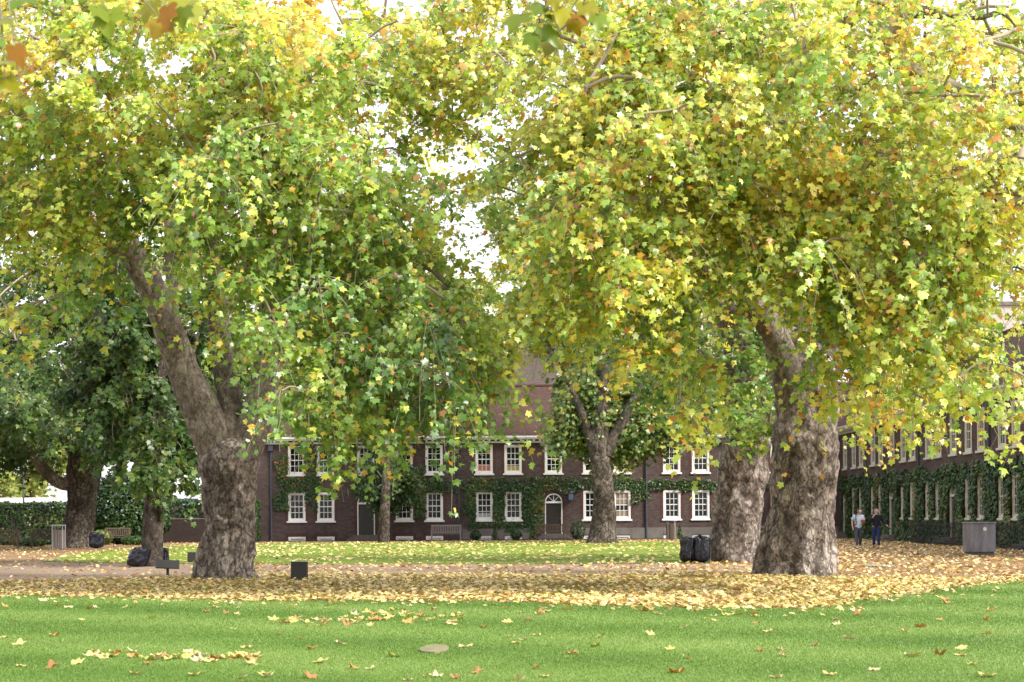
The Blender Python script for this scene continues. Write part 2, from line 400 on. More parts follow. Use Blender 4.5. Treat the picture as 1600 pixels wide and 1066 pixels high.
def merge(parts):
    vs, fs, o_ = [], [], 0
    for v, f in parts:
        vs.append(v); fs.append(f + o_); o_ += len(v)
    return np.concatenate(vs), np.concatenate(fs)

def loft(path, radii, seg=56, flare=0.0, rough=.05, lobes=5, seed=0, per_m=14, bury=.0, freq=1.6, name='trunk', mat=None, parent=None, flare_h=.55, fine=0.0):
    """organic trunk/limb: rings along a smooth path with noise in the radius"""
    pts = [Vector(p) for p in path]; sm = smooth_line([(p.x, p.y, p.z, r_) for p, r_ in zip(pts, radii)], 12)
    L = [0.0]
    for a, b in zip(sm[:-1], sm[1:]): L.append(L[-1] + (Vector(b[:3]) - Vector(a[:3])).length)
    n = max(8, int(L[-1] * per_m)); arr = np.array(sm); Ls = np.array(L); q = np.linspace(0, L[-1], n)
    C = np.stack([np.interp(q, Ls, arr[:, j]) for j in range(4)], axis=1)
    Tn = unit(np.gradient(C[:, :3], axis=0))
    u = np.array([1., 0, 0]); verts = []
    z0 = C[0, 2]; rb = random.Random(seed); burls = [(rb.uniform(.3, L[-1]), rb.uniform(0, 6.28), rb.uniform(.10, .28), rb.uniform(.04, .12)) for _ in range(16)]
    for i in range(n):
        t = Tn[i]; u = u - t * np.dot(u, t); u /= np.linalg.norm(u); w = np.cross(t, u)
        h = C[i, 2] - z0
        for k in range(seg):
            a = 2 * math.pi * k / seg; d = u * math.cos(a) + w * math.sin(a); rr = C[i, 3]
            if flare:
                lob = .55 + .45 * math.cos(lobes * a + seed) + .25 * math.cos((lobes - 2) * a + 1.7 * seed)
                rr *= 1 + flare * math.exp(-h / flare_h) * (.55 + .6 * lob)
            if fine: rr *= 1 + .055 * (.35 + math.exp(-h / 1.1)) * math.cos((7 + seed % 3) * a + .8 * h + seed) + .03 * math.cos(12 * a - 1.1 * h)
            p = C[i, :3] + d * rr
            nv = mnoise.fractal(Vector(p * freq) + Vector((seed * 7, 0, 0)), 1.0, 2.1, 4)
            n2 = abs(mnoise.noise(Vector(p * freq * .6) + Vector((0, seed * 5, 9))))
            rr2 = rr + rough * nv + rough * 1.2 * n2
            if fine:
                for bz, ba, br_, bh in burls: rr2 += bh * math.exp(-(((p[2] - bz) / br_) ** 2 + (((a - ba + math.pi) % (2 * math.pi) - math.pi) * rr / br_) ** 2))
                rr2 += fine * (1 - 2 * abs(mnoise.noise(Vector((p[0] * 5.5, p[1] * 5.5, p[2] * 3.2))))) + fine * .6 * mnoise.noise(Vector((p[0] * 13, p[1] * 13, p[2] * 8)))
            verts.append(C[i, :3] + d * rr2)
    V = np.array(verts); i = np.arange(n - 1)[:, None] * seg; s = np.arange(seg)[None]; s2 = (s + 1) % seg
    q = np.stack([i + s, i + s2, i + seg + s2, i + seg + s], axis=-1).reshape(-1)
    return from_np(name, V, q, 4, mat, parent, smooth=True)

def in_gap(p, gaps):
    keep = np.ones(len(p), bool)
    for (c, r_) in gaps:
        keep &= (((p - np.array(c)) / np.array(r_)) ** 2).sum(axis=1) > 1
    return keep
def grow_tree(root, skeleton, lobes, mat, tone_fn, leaf_size=.145, leaf_kind='mid', per_cluster=70, dens=1.0, gaps=(), tw=5, twl=(.5, 1.2), droop=.5, seed=1, face=(.0, -.55, .75), branch_mat=None, shell=.45, twig_sides=3, origin=None, jitter=.07, rscale=1.0):
    """skeleton: list of polylines (already built limbs) to attach to; lobes: (centre, radii, n)"""
    g = np.random.default_rng(seed)
    cl = []
    for c, rr, n in lobes:
        n = int(n * dens); d = unit(g.normal(size=(n * 2, 3))); rad = (shell + (1 - shell) * g.random(n * 2)) ** .7
        p = np.array(c) + d * rad[:, None] * np.array(rr)
        # clumpy survival
        p = p + g.normal(size=p.shape) * .28; s_ = np.array([mnoise.noise(Vector(q * .55) + Vector((seed * 3., 0, 0))) for q in p]); idx = np.argsort(-s_ + 1.3 * g.random(n * 2))[:n]
        cl.append(p[idx])
    cl = np.concatenate(cl)
    if len(gaps): cl = cl[in_gap(cl, gaps)]
    cl = cl[cl[:, 2] > 1.2]
    # skeleton nodes
    nodes = []; par = []
    for line in skeleton:
        sm = smooth_line([tuple(p) for p in line], 6); prev = -1
        for p in sm: nodes.append(p); par.append(prev); prev = len(nodes) - 1
    ns = len(nodes); N = np.zeros((ns + len(cl) * 26, 3)); N[:ns] = nodes; par = par + [-1] * (len(cl) * 26); cnt = np.zeros(len(N)); cur = ns
    d0 = np.min(np.linalg.norm(cl[:, None] - N[None, :ns], axis=2), axis=1); chains = []
    outd = np.zeros_like(cl)
    for ci in np.argsort(d0):
        t = cl[ci]; dv = N[:cur] - t; dist = np.linalg.norm(dv, axis=1) + np.maximum(0, dv[:, 2]) * .35
        j = int(np.argmin(dist)); a = N[j]; D = t - a; L = np.linalg.norm(D)
        k = int(min(24, max(2, L / .45))); s = np.linspace(0, 1, k + 1)[1:, None]
        mid = (a + t) / 2 + np.array([0, 0, .16 * L]) + g.normal(size=3) * .09 * L
        pts = (1 - s) ** 2 * a + 2 * s * (1 - s) * mid + s ** 2 * t
        pts[:-1] += g.normal(size=(k - 1, 3)) * .03
        N[cur:cur + k] = pts; pr = j
        ids = [j]
        for q in range(k): par[cur + q] = pr; pr = cur + q; ids.append(pr)
        cnt[pr] += 1; cur += k; chains.append(ids)
        d_ = pts[-1] - pts[-2]; outd[ci] = d_ / (np.linalg.norm(d_) + 1e-9)
    for q in range(cur - 1, ns - 1, -1):
        if par[q] >= ns: cnt[par[q]] += cnt[q]
    rad = .010 + .0105 * rscale * np.sqrt(np.maximum(cnt, 1))
    K = 6; CP, CR = [], []
    for ids in chains:
        pp = N[ids]; rr = rad[ids].copy(); rr[0] = rr[1] if ids[0] < ns else min(rad[ids[0]], rr[1] * 1.15)
        x = np.linspace(0, 1, len(ids)); xq = np.linspace(0, 1, K)
        CP.append(np.stack([np.interp(xq, x, pp[:, j]) for j in range(3)], axis=1)); CR.append(np.interp(xq, x, rr))
    parts = [tubes(np.array(CP), np.array(CR), 6)]
    # twigs
    nT = len(cl) * tw; ti = np.repeat(np.arange(len(cl)), tw)
    org = np.array(origin) if origin is not None else cl.mean(axis=0)
    out = unit(cl - org)
    d = unit(.55 * outd[ti] + .55 * out[ti] + g.normal(size=(nT, 3)) * .75)
    d[:, 2] *= .7
    L = twl[0] + (twl[1] - twl[0]) * g.random(nT); dr = droop * (.5 + g.random(nT))
    s = np.linspace(0, 1, 5)
    base = cl[ti] + g.normal(size=(nT, 3)) * .05
    TP = base[:, None] + d[:, None] * (L[:, None] * s)[:, :, None]
    TP[:, :, 2] -= (dr * L)[:, None] * s ** 1.8
    TR = np.broadcast_to((.009 - .006 * s)[None], TP.shape[:2])
    parts.append(tubes(TP, TR, twig_sides))
    nb_ = len(cl) * 2; bi = np.repeat(np.arange(len(cl)), 2); bd = unit(out[bi] * .5 + g.normal(size=(nb_, 3))); bd[:, 2] *= .4
    BL = g.uniform(.5, 1.5, nb_); BP = cl[bi][:, None] + bd[:, None] * (BL[:, None] * s * .6)[:, :, None] + .03 * g.normal(size=(nb_, 5, 3)); BP[:, :, 2] -= BL[:, None] * .8 * s ** 1.5
    parts.append(tubes(BP, np.broadcast_to((.010 - .006 * s)[None], BP.shape[:2]), twig_sides))
    v, f = merge(parts)
    o = from_np('branch', v, f, 4, branch_mat or M['twig'], root, smooth=True); o['kind'] = 'stuff'
    # leaves
    per = per_cluster / tw; nL = int(nT * per); k = g.integers(0, nT, nL); q = .12 + .88 * g.random(nL) ** .8
    x = q * 4; i0 = np.minimum(x.astype(int), 3); fr = (x - i0)[:, None]
    pos = TP[k, i0] * (1 - fr) + TP[k, i0 + 1] * fr
    off = g.normal(size=(nL, 3)) * jitter; off[:, 2] -= .03; pos = pos + off
    nr = np.array(face) + .45 * out[ti[k]] * np.array([1, 1, .2]) + g.normal(size=(nL, 3)) * .62
    tip = unit(off) * .6 + np.array([0, 0, -.75]) + d[k] * .35 + g.normal(size=(nL, 3)) * .35
    size = leaf_size * np.clip(g.normal(1, .28, nL), .4, 1.6)
    cn = np.array([mnoise.noise(Vector(c_ * .8) + Vector((seed * 11., 3, 3))) for c_ in cl]) + .5 * g.normal(size=len(cl)) * .35
    tone = tone_fn(pos, g, cn[ti[k]])
    shade = np.clip(g.normal(1.08, .18, nL), .55, 1.5)
    leaves('crown', pos, nr, tip, size, tone, shade, mat, root, leaf_kind, g.uniform(-.6, 2.8, nL))
    return nL

SUN_AZ = R(122)   # measured clockwise from +Y: behind the camera, to the right
SUN_EL = R(38)

# ------------------------------------------------------------------ the two great plane trees
def tone_left(pos, g, cn):
    n = len(pos)
    t = .36 + .34 * cn + .07 * g.normal(size=n) + .035 * (pos[:, 2] - 6.5)  # greener low, paler high; the brighter light up top is put into the tone
    u = g.random(n); t = np.where(u < .09, .56 + .14 * g.random(n), t); t = np.where(u > .955, .78 + .2 * g.random(n), t)
    return t
def tone_right(pos, g, cn):
    n = len(pos)
    t = .495 + .30 * cn + .07 * g.normal(size=n)
    u = g.random(n); t = np.where(u < .12, .58 + .14 * g.random(n), t); t = np.where(u > .93, .76 + .2 * g.random(n), t)
    return t

def big_tree(px, base_py, Y, label, spec_trunk, limbs, lobes, tone, **kw):
    base = G(px, base_py); root = empty('plane_tree', base, label, 'tree', kw.pop('group', None))
    inv = base
    loc = lambda p: Vector(p) - inv
    tp = [loc(p) for p, r_ in spec_trunk]
    loft(tp, [r_ for p, r_ in spec_trunk], seg=kw.pop('seg', 128), flare=kw.pop('flare', .45), rough=kw.pop('rough', .055), seed=kw.get('seed', 1), per_m=kw.pop('per_m', 30), mat=M[kw.pop('bark', 'bark')], parent=root, freq=kw.pop('freq', 1.8), flare_h=kw.pop('flare_h', .5), fine=kw.pop('fine', .022))
    sk = []
    for li, limb in enumerate(limbs):
        lp = [loc(p) for p, r_ in limb]
        loft(lp, [r_ for p, r_ in limb], seg=28, rough=.02, seed=li + 3, per_m=9, mat=M[kw.get('limb_bark', 'limb')], parent=root, name='limb')
        sk.append(lp)
    kw.pop('limb_bark', None)
    lb = [(tuple(loc(P(a, b, y))), rr, n) for (a, b, y, rr, n) in lobes]
    gp = [(tuple(loc(P(a, b, y))), rr) for (a, b, y, rr) in kw.pop('gaps', [])]
    n = grow_tree(root, sk, lb, kw.pop('mat', M['plane_leaf']), tone, gaps=gp, **kw)
    print('tree', px, 'leaves', n, round(time.time() - T0, 1))
    return root

Y1 = G(348, 905).y
big_tree(348, 905, Y1, 'huge plane tree with forked trunk and green crown, left of the dark square block', [
    (P(352, 909, Y1), .70), (P(353, 880, Y1), .65), (P(358, 820, Y1), .59), (P(359, 760, Y1), .62), (P(359, 718, Y1), .66), (P(359, 695, Y1), .50), (P(359, 682, Y1), .22)],
    [[(P(355, 790, Y1), .40), (P(347, 725, Y1), .50), (P(325, 665, Y1), .50), (P(287, 580, Y1), .40), (P(262, 510, Y1 - .3), .36), (P(232, 440, Y1 - .6), .34), (P(196, 380, Y1 - 1), .31), (P(150, 300, Y1 - 1.8), .22), (P(110, 200, Y1 - 2.5), .14)],
     [(P(363, 790, Y1), .38), (P(374, 725, Y1), .46), (P(402, 650, Y1), .40), (P(418, 570, Y1), .34), (P(425, 480, Y1 - .3), .30), (P(432, 400, Y1 - .6), .27), (P(445, 280, Y1 - 1), .22), (P(470, 150, Y1 - 1), .15), (P(480, 0, Y1 - 1), .08)],
     [(P(358, 760, Y1 + .1), .40), (P(360, 690, Y1 + .1), .42), (P(362, 640, Y1 + .4), .33), (P(345, 540, Y1 + .8), .28), (P(335, 420, Y1 + .8), .26), (P(315, 260, Y1), .2), (P(310, 100, Y1), .13), (P(300, -60, Y1), .07)],
     [(P(440, 500, Y1 - .3), .15), (P(500, 430, Y1 - 1.5), .13), (P(580, 400, Y1 - 3), .10), (P(650, 420, Y1 - 5), .07)],
     [(P(270, 520, Y1), .16), (P(268, 420, Y1 + 1), .15), (P(262, 300, Y1 + 1.6), .12), (P(255, 180, Y1 + 1), .08)],
     [(P(250, 450, Y1 - .4), .12), (P(215, 390, Y1 + .2), .12), (P(150, 350, Y1 + 1), .09), (P(60, 320, Y1 + 1), .06)],
     [(P(330, 450, Y1), .12), (P(400, 400, Y1 - 3), .10), (P(470, 300, Y1 - 6), .07)]],
    [(630, 535, 31, (1.7, 2.4, 1.1), 66), (525, 575, 31, (.9, 1.4, .9), 28), (690, 590, 30, (.8, .9, .4), 9), (560, 440, 32, (2.4, 3.2, 1.7), 80), (600, 280, 33, (2.7, 3, 1.5), 42), (420, 300, 31, (2.3, 3, 2.0), 85),
     (250, 150, 31, (3.2, 3, 2.0), 120), (60, 130, 32, (2.8, 3, 2.2), 100), (100, 270, 32, (2.4, 2.6, 1.2), 60), (40, 440, 33, (1.6, 2.0, 1.0), 14), (90, 380, 33, (1.6, 1.6, .6), 10),
     (385, 455, 32, (.7, 1.0, 1.3), 14), (350, 590, 33, (.35, .5, .6), 4), (430, 110, 31, (2.2, 3, 1.6), 66), (560, 60, 33, (2.6, 3, 1.2), 40), (350, -70, 35, (6, 5, 1.8), 120),
     (-120, 150, 34, (2.5, 4, 3), 50), (300, 280, 44, (5, 4, 2.6), 36), (550, 300, 44, (3.6, 4, 2.6), 16), (50, 250, 44, (4, 4, 3), 16), (330, 150, 33, (7, 3.2, 3.0), 130), (640, 470, 33, (2, 2, 1.8), 30)],
    tone_left, seed=1, per_cluster=150, tw=8, twl=(.6, 1.5), dens=.54, leaf_size=.110, droop=.65, flare=.20, flare_h=.4, rough=.075, freq=1.5, origin=(1.5, 3, 7),
    gaps=[(640, 235, 33, (1.1, 7, .35)), (780, 225, 33, (.6, 7, .7)), (560, 225, 33, (.6, 7, .4)), (780, 420, 32, (.6, 7, .6)), (255, 520, 33, (.9, 3, 1.5)), (215, 430, 33, (.45, 4, .8)), (410, 620, 32, (.6, 4, .9)), (320, 600, 32, (.5, 4, .6))])

Y2 = G(1245, 899).y
big_tree(1245, 899, Y2, 'huge plane tree with thick pale flaking trunk and yellow crown, nearest on the right', [
    (P(1244, 903, Y2), .93), (P(1247, 870, Y2), .87), (P(1252, 800, Y2), .78), (P(1256, 740, Y2), .77), (P(1262, 680, Y2), .74), (P(1262, 630, Y2), .70), (P(1258, 575, Y2), .66), (P(1255, 540, Y2), .35)],
    [[(P(1248, 640, Y2 - .1), .52), (P(1225, 560, Y2 - .4), .38), (P(1195, 500, Y2 - .8), .30), (P(1140, 445, Y2 - 1.4), .27), (P(1090, 410, Y2 - 2), .24), (P(1068, 350, Y2 - 2.6), .19), (P(1030, 280, Y2 - 4), .14), (P(980, 150, Y2 - 5), .08)],
     [(P(1275, 640, Y2), .50), (P(1290, 560, Y2 + .4), .40), (P(1330, 460, Y2 + .6), .32), (P(1380, 350, Y2), .25), (P(1420, 200, Y2 - 1), .17), (P(1450, 50, Y2 - 2), .1)],
     [(P(1258, 620, Y2 + .2), .50), (P(1250, 520, Y2 + .4), .38), (P(1232, 400, Y2 + .3), .32), (P(1225, 280, Y2), .27), (P(1222, 150, Y2 - .6), .22), (P(1215, 20, Y2 - 1), .16), (P(1210, -80, Y2 - 1), .08)],
     [(P(1262, 540, Y2), .3), (P(1225, 520, Y2 - .3), .24), (P(1190, 490, Y2 - .5), .2), (P(1130, 480, Y2 + 1), .14)],
     [(P(1335, 470, Y2 + .4), .2), (P(1420, 400, Y2 - 2), .16), (P(1520, 330, Y2 - 4), .12), (P(1600, 300, Y2 - 6), .08)],
     [(P(1226, 150, Y2 - .5), .16), (P(1320, 40, Y2 - 3), .15), (P(1380, 10, Y2 - 5), .13), (P(1500, 30, Y2 - 6), .08)],
     [(P(1420, 25, 31), .05), (P(1480, 26, 30.5), .045), (P(1530, 28, 30), .035), (P(1565, 20, 29.8), .03), (P(1590, 45, 29.6), .015)],
     [(P(1225, 260, Y2), .14), (P(1150, 180, Y2 - 3), .12), (P(1050, 100, Y2 - 6), .08), (P(900, 60, Y2 - 8), .05)]],
    [(990, 290, 30, (2.4, 2.8, 2.3), 100), (980, 450, 30, (1.4, 1.3, .8), 20), (1080, 535, 31, (.7, .8, .45), 6), (900, 510, 31, (.6, .7, .5), 5), (870, 400, 31, (1.3, 1.8, 1.1), 26), (1120, 330, 31, (1.7, 2, 1.6), 44),
     (1240, 160, 30, (3.0, 3, 2.3), 120), (1480, 180, 30, (2.8, 3, 2.4), 120), (1400, 380, 30, (2.3, 2, 1.5), 78), (1420, 480, 30, (1.1, 1.2, .7), 20), (1560, 390, 30, (1.6, 2, 1.6), 50), (1330, 470, 31, (1.1, 1.2, .8), 18),
     (1590, 600, 27, (.4, 1, .6), 6), (1365, 620, 38, (1.0, .8, .9), 11), (1465, 555, 30, (.7, .8, .55), 9), (1200, 380, 31, (1.4, 1.4, .9), 24), (1455, 590, 29, (.3, .4, .35), 3), (860, 120, 31, (2.0, 3, 1.7), 62), (1030, 80, 31, (2.4, 3, 1.9), 76), (720, 90, 33, (1.5, 2, .9), 20), (900, 260, 32, (1.4, 2, 1.4), 32),
     (1200, -70, 34, (7, 5, 1.8), 130), (1700, 250, 33, (2.6, 4, 3.5), 60), (1250, 320, 45, (6, 4, 3.2), 46), (950, 330, 45, (3, 4, 2.6), 22), (1250, 200, 32, (7.5, 3, 3.4), 170), (1335, 590, 32, (.35, .5, .6), 4), (1225, 600, 32, (.15, .3, .3), 1), (1060, 600, 30, (.25, .3, .2), 2)],
    tone_right, seed=2, per_cluster=150, tw=8, twl=(.6, 1.5), dens=.54, leaf_size=.112, droop=.65, flare=.13, origin=(-.5, 3, 7), rough=.10, freq=1.4, flare_h=.4,
    gaps=[(790, 215, 32, (.75, 8, .6)), (1205, 535, 31, (.95, 5, .6)), (1160, 465, 31, (1.1, 5, .6)), (1095, 400, 31, (.65, 5, .45)), (1160, 465, 37, (1.2, 3, .7)), (1095, 395, 36, (.8, 3, .5)), (1215, 550, 37, (.8, 3, .7)), (1545, 480, 30, (.45, 4, .7)), (790, 420, 32, (.5, 7, .6))])

# second large trunk just behind
Y6 = G(1160, 878).y
big_tree(1160, 878, Y6, 'large shaded plane tree standing behind the black bin bags', [
    (P(1150, 881, Y6), .82), (P(1150, 850, Y6), .78), (P(1153, 790, Y6), .74), (P(1162, 720, Y6), .74), (P(1168, 650, Y6), .74), (P(1172, 590, Y6), .70), (P(1172, 550, Y6), .4)],
    [[(P(1160, 640, Y6), .5), (P(1150, 540, Y6), .4), (P(1110, 420, Y6 - .5), .3), (P(1060, 300, Y6 - 1), .2), (P(1000, 150, Y6 - 1), .1)],
     [(P(1185, 640, Y6), .5), (P(1200, 540, Y6), .4), (P(1230, 420, Y6), .3), (P(1290, 250, Y6), .2), (P(1330, 100, Y6), .1)]],
    [(1060, 480, 52, (3.2, 3.5, 2.6), 70), (1150, 620, 50, (1.6, 1.5, .9), 14), (1210, 660, 50, (.8, .8, .7), 5), (1280, 480, 54, (4, 4, 3), 70), (1150, 300, 54, (5, 4, 3.0), 44), (950, 400, 53, (2.4, 3, 2.4), 34), (1420, 520, 54, (2.5, 3, 2.6), 44)],
    lambda p, g, cn: np.clip(.26 + .25 * cn + .13 * g.normal(size=len(p)) + np.where(g.random(len(p)) > .9, .35, 0), 0, 1), seed=6, per_cluster=90, tw=5, twl=(.6, 1.4), leaf_size=.16, flare=.16, rough=.10, freq=1.4, per_m=16, seg=64)
print('big trees', time.time() - T0)

# ------------------------------------------------------------------ lesser trees
def tone_dark(p, g, cn): return np.clip(.35 + .4 * cn + .2 * g.normal(size=len(p)), 0, 1)
Yf = G(118, 856).y
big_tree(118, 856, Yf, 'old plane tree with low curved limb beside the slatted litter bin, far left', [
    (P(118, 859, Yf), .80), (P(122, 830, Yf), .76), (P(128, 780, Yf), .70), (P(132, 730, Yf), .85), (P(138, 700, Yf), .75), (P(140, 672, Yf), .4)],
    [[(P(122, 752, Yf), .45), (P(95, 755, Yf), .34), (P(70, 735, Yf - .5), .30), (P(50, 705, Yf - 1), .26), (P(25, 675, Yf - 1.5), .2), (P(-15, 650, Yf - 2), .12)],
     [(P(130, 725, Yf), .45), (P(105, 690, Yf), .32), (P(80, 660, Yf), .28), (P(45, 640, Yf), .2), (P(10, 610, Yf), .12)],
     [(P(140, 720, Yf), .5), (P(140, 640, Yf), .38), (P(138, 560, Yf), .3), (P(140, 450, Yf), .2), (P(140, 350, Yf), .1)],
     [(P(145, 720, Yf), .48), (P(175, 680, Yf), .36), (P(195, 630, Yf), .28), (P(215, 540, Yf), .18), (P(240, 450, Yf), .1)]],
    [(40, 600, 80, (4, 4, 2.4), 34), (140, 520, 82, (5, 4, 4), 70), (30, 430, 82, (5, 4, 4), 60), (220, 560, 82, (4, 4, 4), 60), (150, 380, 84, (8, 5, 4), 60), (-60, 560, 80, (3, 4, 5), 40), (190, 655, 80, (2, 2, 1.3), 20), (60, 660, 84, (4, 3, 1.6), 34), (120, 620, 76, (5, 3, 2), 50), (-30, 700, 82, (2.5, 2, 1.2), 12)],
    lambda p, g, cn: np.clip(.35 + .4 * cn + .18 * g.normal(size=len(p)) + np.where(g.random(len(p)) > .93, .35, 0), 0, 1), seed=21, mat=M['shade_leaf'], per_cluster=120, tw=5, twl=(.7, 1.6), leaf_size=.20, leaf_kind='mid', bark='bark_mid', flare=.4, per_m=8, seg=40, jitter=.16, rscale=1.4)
Y3 = G(238, 885).y
def small_tree(px, py, name, label, trunk, limbs, lobes, mat, tone, group=None, **kw):
    base = G(px, py); root = empty(name, base, label, 'tree', group)
    tp = [P(a, b, base.y) - base for a, b, r_ in trunk]
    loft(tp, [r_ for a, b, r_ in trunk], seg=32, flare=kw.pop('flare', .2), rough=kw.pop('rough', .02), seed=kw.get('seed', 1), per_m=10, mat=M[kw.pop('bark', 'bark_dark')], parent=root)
    sk = [tp]
    for limb in limbs:
        lp = [P(a, b, base.y + dy) - base for a, b, dy, r_ in limb]
        loft(lp, [l_[3] for l_ in limb], seg=16, rough=.01, seed=4, per_m=5, mat=M['bark_dark'], parent=root, name='limb'); sk.append(lp)
    lb = [(tuple(P(a, b, y) - base), rr, n) for (a, b, y, rr, n) in lobes]
    grow_tree(root, sk, lb, mat, tone, **kw); return root
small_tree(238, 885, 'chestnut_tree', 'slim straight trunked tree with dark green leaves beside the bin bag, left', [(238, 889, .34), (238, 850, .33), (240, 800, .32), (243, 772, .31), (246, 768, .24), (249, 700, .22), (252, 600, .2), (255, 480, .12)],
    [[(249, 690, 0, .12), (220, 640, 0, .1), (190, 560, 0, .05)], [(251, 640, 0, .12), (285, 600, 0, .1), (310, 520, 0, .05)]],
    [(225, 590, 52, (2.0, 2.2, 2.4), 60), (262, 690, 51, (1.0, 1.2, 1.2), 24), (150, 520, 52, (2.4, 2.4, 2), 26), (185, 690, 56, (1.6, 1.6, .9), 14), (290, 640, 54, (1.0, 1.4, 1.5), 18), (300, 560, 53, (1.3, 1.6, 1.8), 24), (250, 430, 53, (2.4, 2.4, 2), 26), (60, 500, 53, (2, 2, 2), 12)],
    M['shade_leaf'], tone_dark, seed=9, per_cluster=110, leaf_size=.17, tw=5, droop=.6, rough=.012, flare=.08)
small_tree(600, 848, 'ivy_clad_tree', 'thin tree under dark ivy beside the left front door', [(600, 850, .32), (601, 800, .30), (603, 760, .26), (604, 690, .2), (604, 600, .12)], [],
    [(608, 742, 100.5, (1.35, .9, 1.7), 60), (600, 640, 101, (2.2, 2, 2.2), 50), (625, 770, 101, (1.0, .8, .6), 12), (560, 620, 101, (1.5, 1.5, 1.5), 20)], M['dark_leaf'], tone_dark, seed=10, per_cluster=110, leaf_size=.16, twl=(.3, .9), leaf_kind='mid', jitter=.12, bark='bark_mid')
small_tree(941, 849, 'plane_tree', 'mid sized plane tree before the houses, right of the brown door', [(941, 852, .78), (942, 825, .68), (944, 780, .58), (940, 740, .55), (937, 705, .52), (938, 660, .45), (945, 600, .3), (948, 520, .12)],
    [[(933, 715, 0, .4), (915, 660, 0, .25), (890, 600, 0, .12)], [(945, 710, 0, .4), (975, 650, 0, .3), (1010, 590, 0, .14)], [(940, 670, 0, .3), (950, 560, 0, .2), (955, 420, 0, .1)]],
    [(950, 645, 90, (2.6, 1.2, 1.2), 60), (935, 640, 89.5, (1.5, .8, 1.3), 44), (945, 600, 89.5, (1.6, .8, 1.3), 30), (915, 665, 89.3, (1.3, .6, .5), 16), (985, 670, 89.5, (1.2, .6, .5), 14), (965, 600, 93, (3.2, 3, 3.5), 80), (1050, 620, 93, (3, 3, 2.2), 56), (940, 480, 95, (5, 4, 4), 90), (1080, 520, 95, (4, 4, 4), 66), (950, 690, 91, (1.6, 1.4, .9), 14), (915, 655, 92, (1.0, 1.5, 1.2), 16), (1010, 660, 92, (2.2, 1.6, 1.3), 34), (900, 400, 96, (3.5, 4, 3), 30), (880, 500, 96, (2, 3, 1.3), 20)],
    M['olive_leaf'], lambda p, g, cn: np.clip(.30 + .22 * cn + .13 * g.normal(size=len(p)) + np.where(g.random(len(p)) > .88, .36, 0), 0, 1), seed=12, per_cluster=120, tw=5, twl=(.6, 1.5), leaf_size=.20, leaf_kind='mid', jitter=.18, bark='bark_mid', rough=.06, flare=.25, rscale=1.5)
# distant pale trees over the roofs and beyond the hedge
far = [(40, 850, 135, [(20, 690, (6, 5, 4.5), 60), (70, 640, (6, 5, 5), 60), (-60, 660, (6, 5, 6), 50)], 'pale green tree beyond the clipped hedge, far left'),
       (330, 850, 150, [(300, 560, (7, 5, 7), 80), (380, 500, (6, 5, 6), 60), (240, 480, (6, 5, 6), 50)], 'pale tree behind the garden wall, seen past the forked trunk'),
       (480, 850, 140, [(470, 480, (7, 5, 8), 100), (560, 540, (6, 5, 6), 80), (520, 380, (7, 5, 6), 80)], 'pale yellow green tree rising behind the left end of the roof'),
       (700, 850, 150, [(690, 500, (6, 5, 5), 60), (620, 420, (5, 5, 4), 40)], 'pale tree behind the roof near the brick chimney'),
       (850, 850, 160, [(830, 310, (6, 5, 5), 60), (880, 420, (6, 5, 6), 60), (800, 530, (5, 4, 3), 40), (830, 560, (5, 4, 3), 40)], 'tallest pale tree above the middle of the roof'),
       (1090, 850, 150, [(1080, 420, (8, 5, 9), 100), (1010, 560, (6, 5, 5), 60), (1160, 560, (6, 5, 6), 60)], 'pale tree behind the roof between the right hand trunks'),
       (1330, 850, 150, [(1330, 560, (8, 5, 8), 80), (1280, 450, (7, 5, 6), 60), (1400, 400, (7, 5, 7), 60)], 'pale tree behind the corner where the two brick wings meet')]
far += [(-190, 850, 118, [(-200, 690, (7, 5, 5), 60), (-120, 640, (6, 5, 6), 50)], 'pale tree beyond the left end of the hedge, outside the view'),
        (-420, 850, 122, [(-420, 690, (7, 5, 6), 70), (-500, 620, (7, 5, 6), 60)], 'pale tree farther along the hedge, well outside the view')]
for i, (px, py, Y, lobes, lab) in enumerate(far):
    b = Vector(((px - 800) / F * Y, Y, 0)); root = empty('distant_tree', b, lab, 'tree', 'pale trees beyond the houses')
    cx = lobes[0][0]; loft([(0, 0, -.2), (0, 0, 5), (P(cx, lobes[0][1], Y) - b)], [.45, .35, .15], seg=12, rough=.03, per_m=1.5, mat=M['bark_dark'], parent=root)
    grow_tree(root, [[Vector((0, 0, .5)), Vector((0, 0, 5)), P(cx, lobes[0][1], Y) - b]], [(tuple(P(a, c, Y) - b), rr, n) for a, c, rr, n in lobes], M['far_leaf'],
              lambda p, g, cn: np.clip(.5 + .3 * cn + .2 * g.normal(size=len(p)), 0, 1), seed=30 + i, per_cluster=130, leaf_size=.30, leaf_kind='mid', tw=4, twl=(.8, 2.0), jitter=.3, rscale=2)
print('far trees', time.time() - T0)

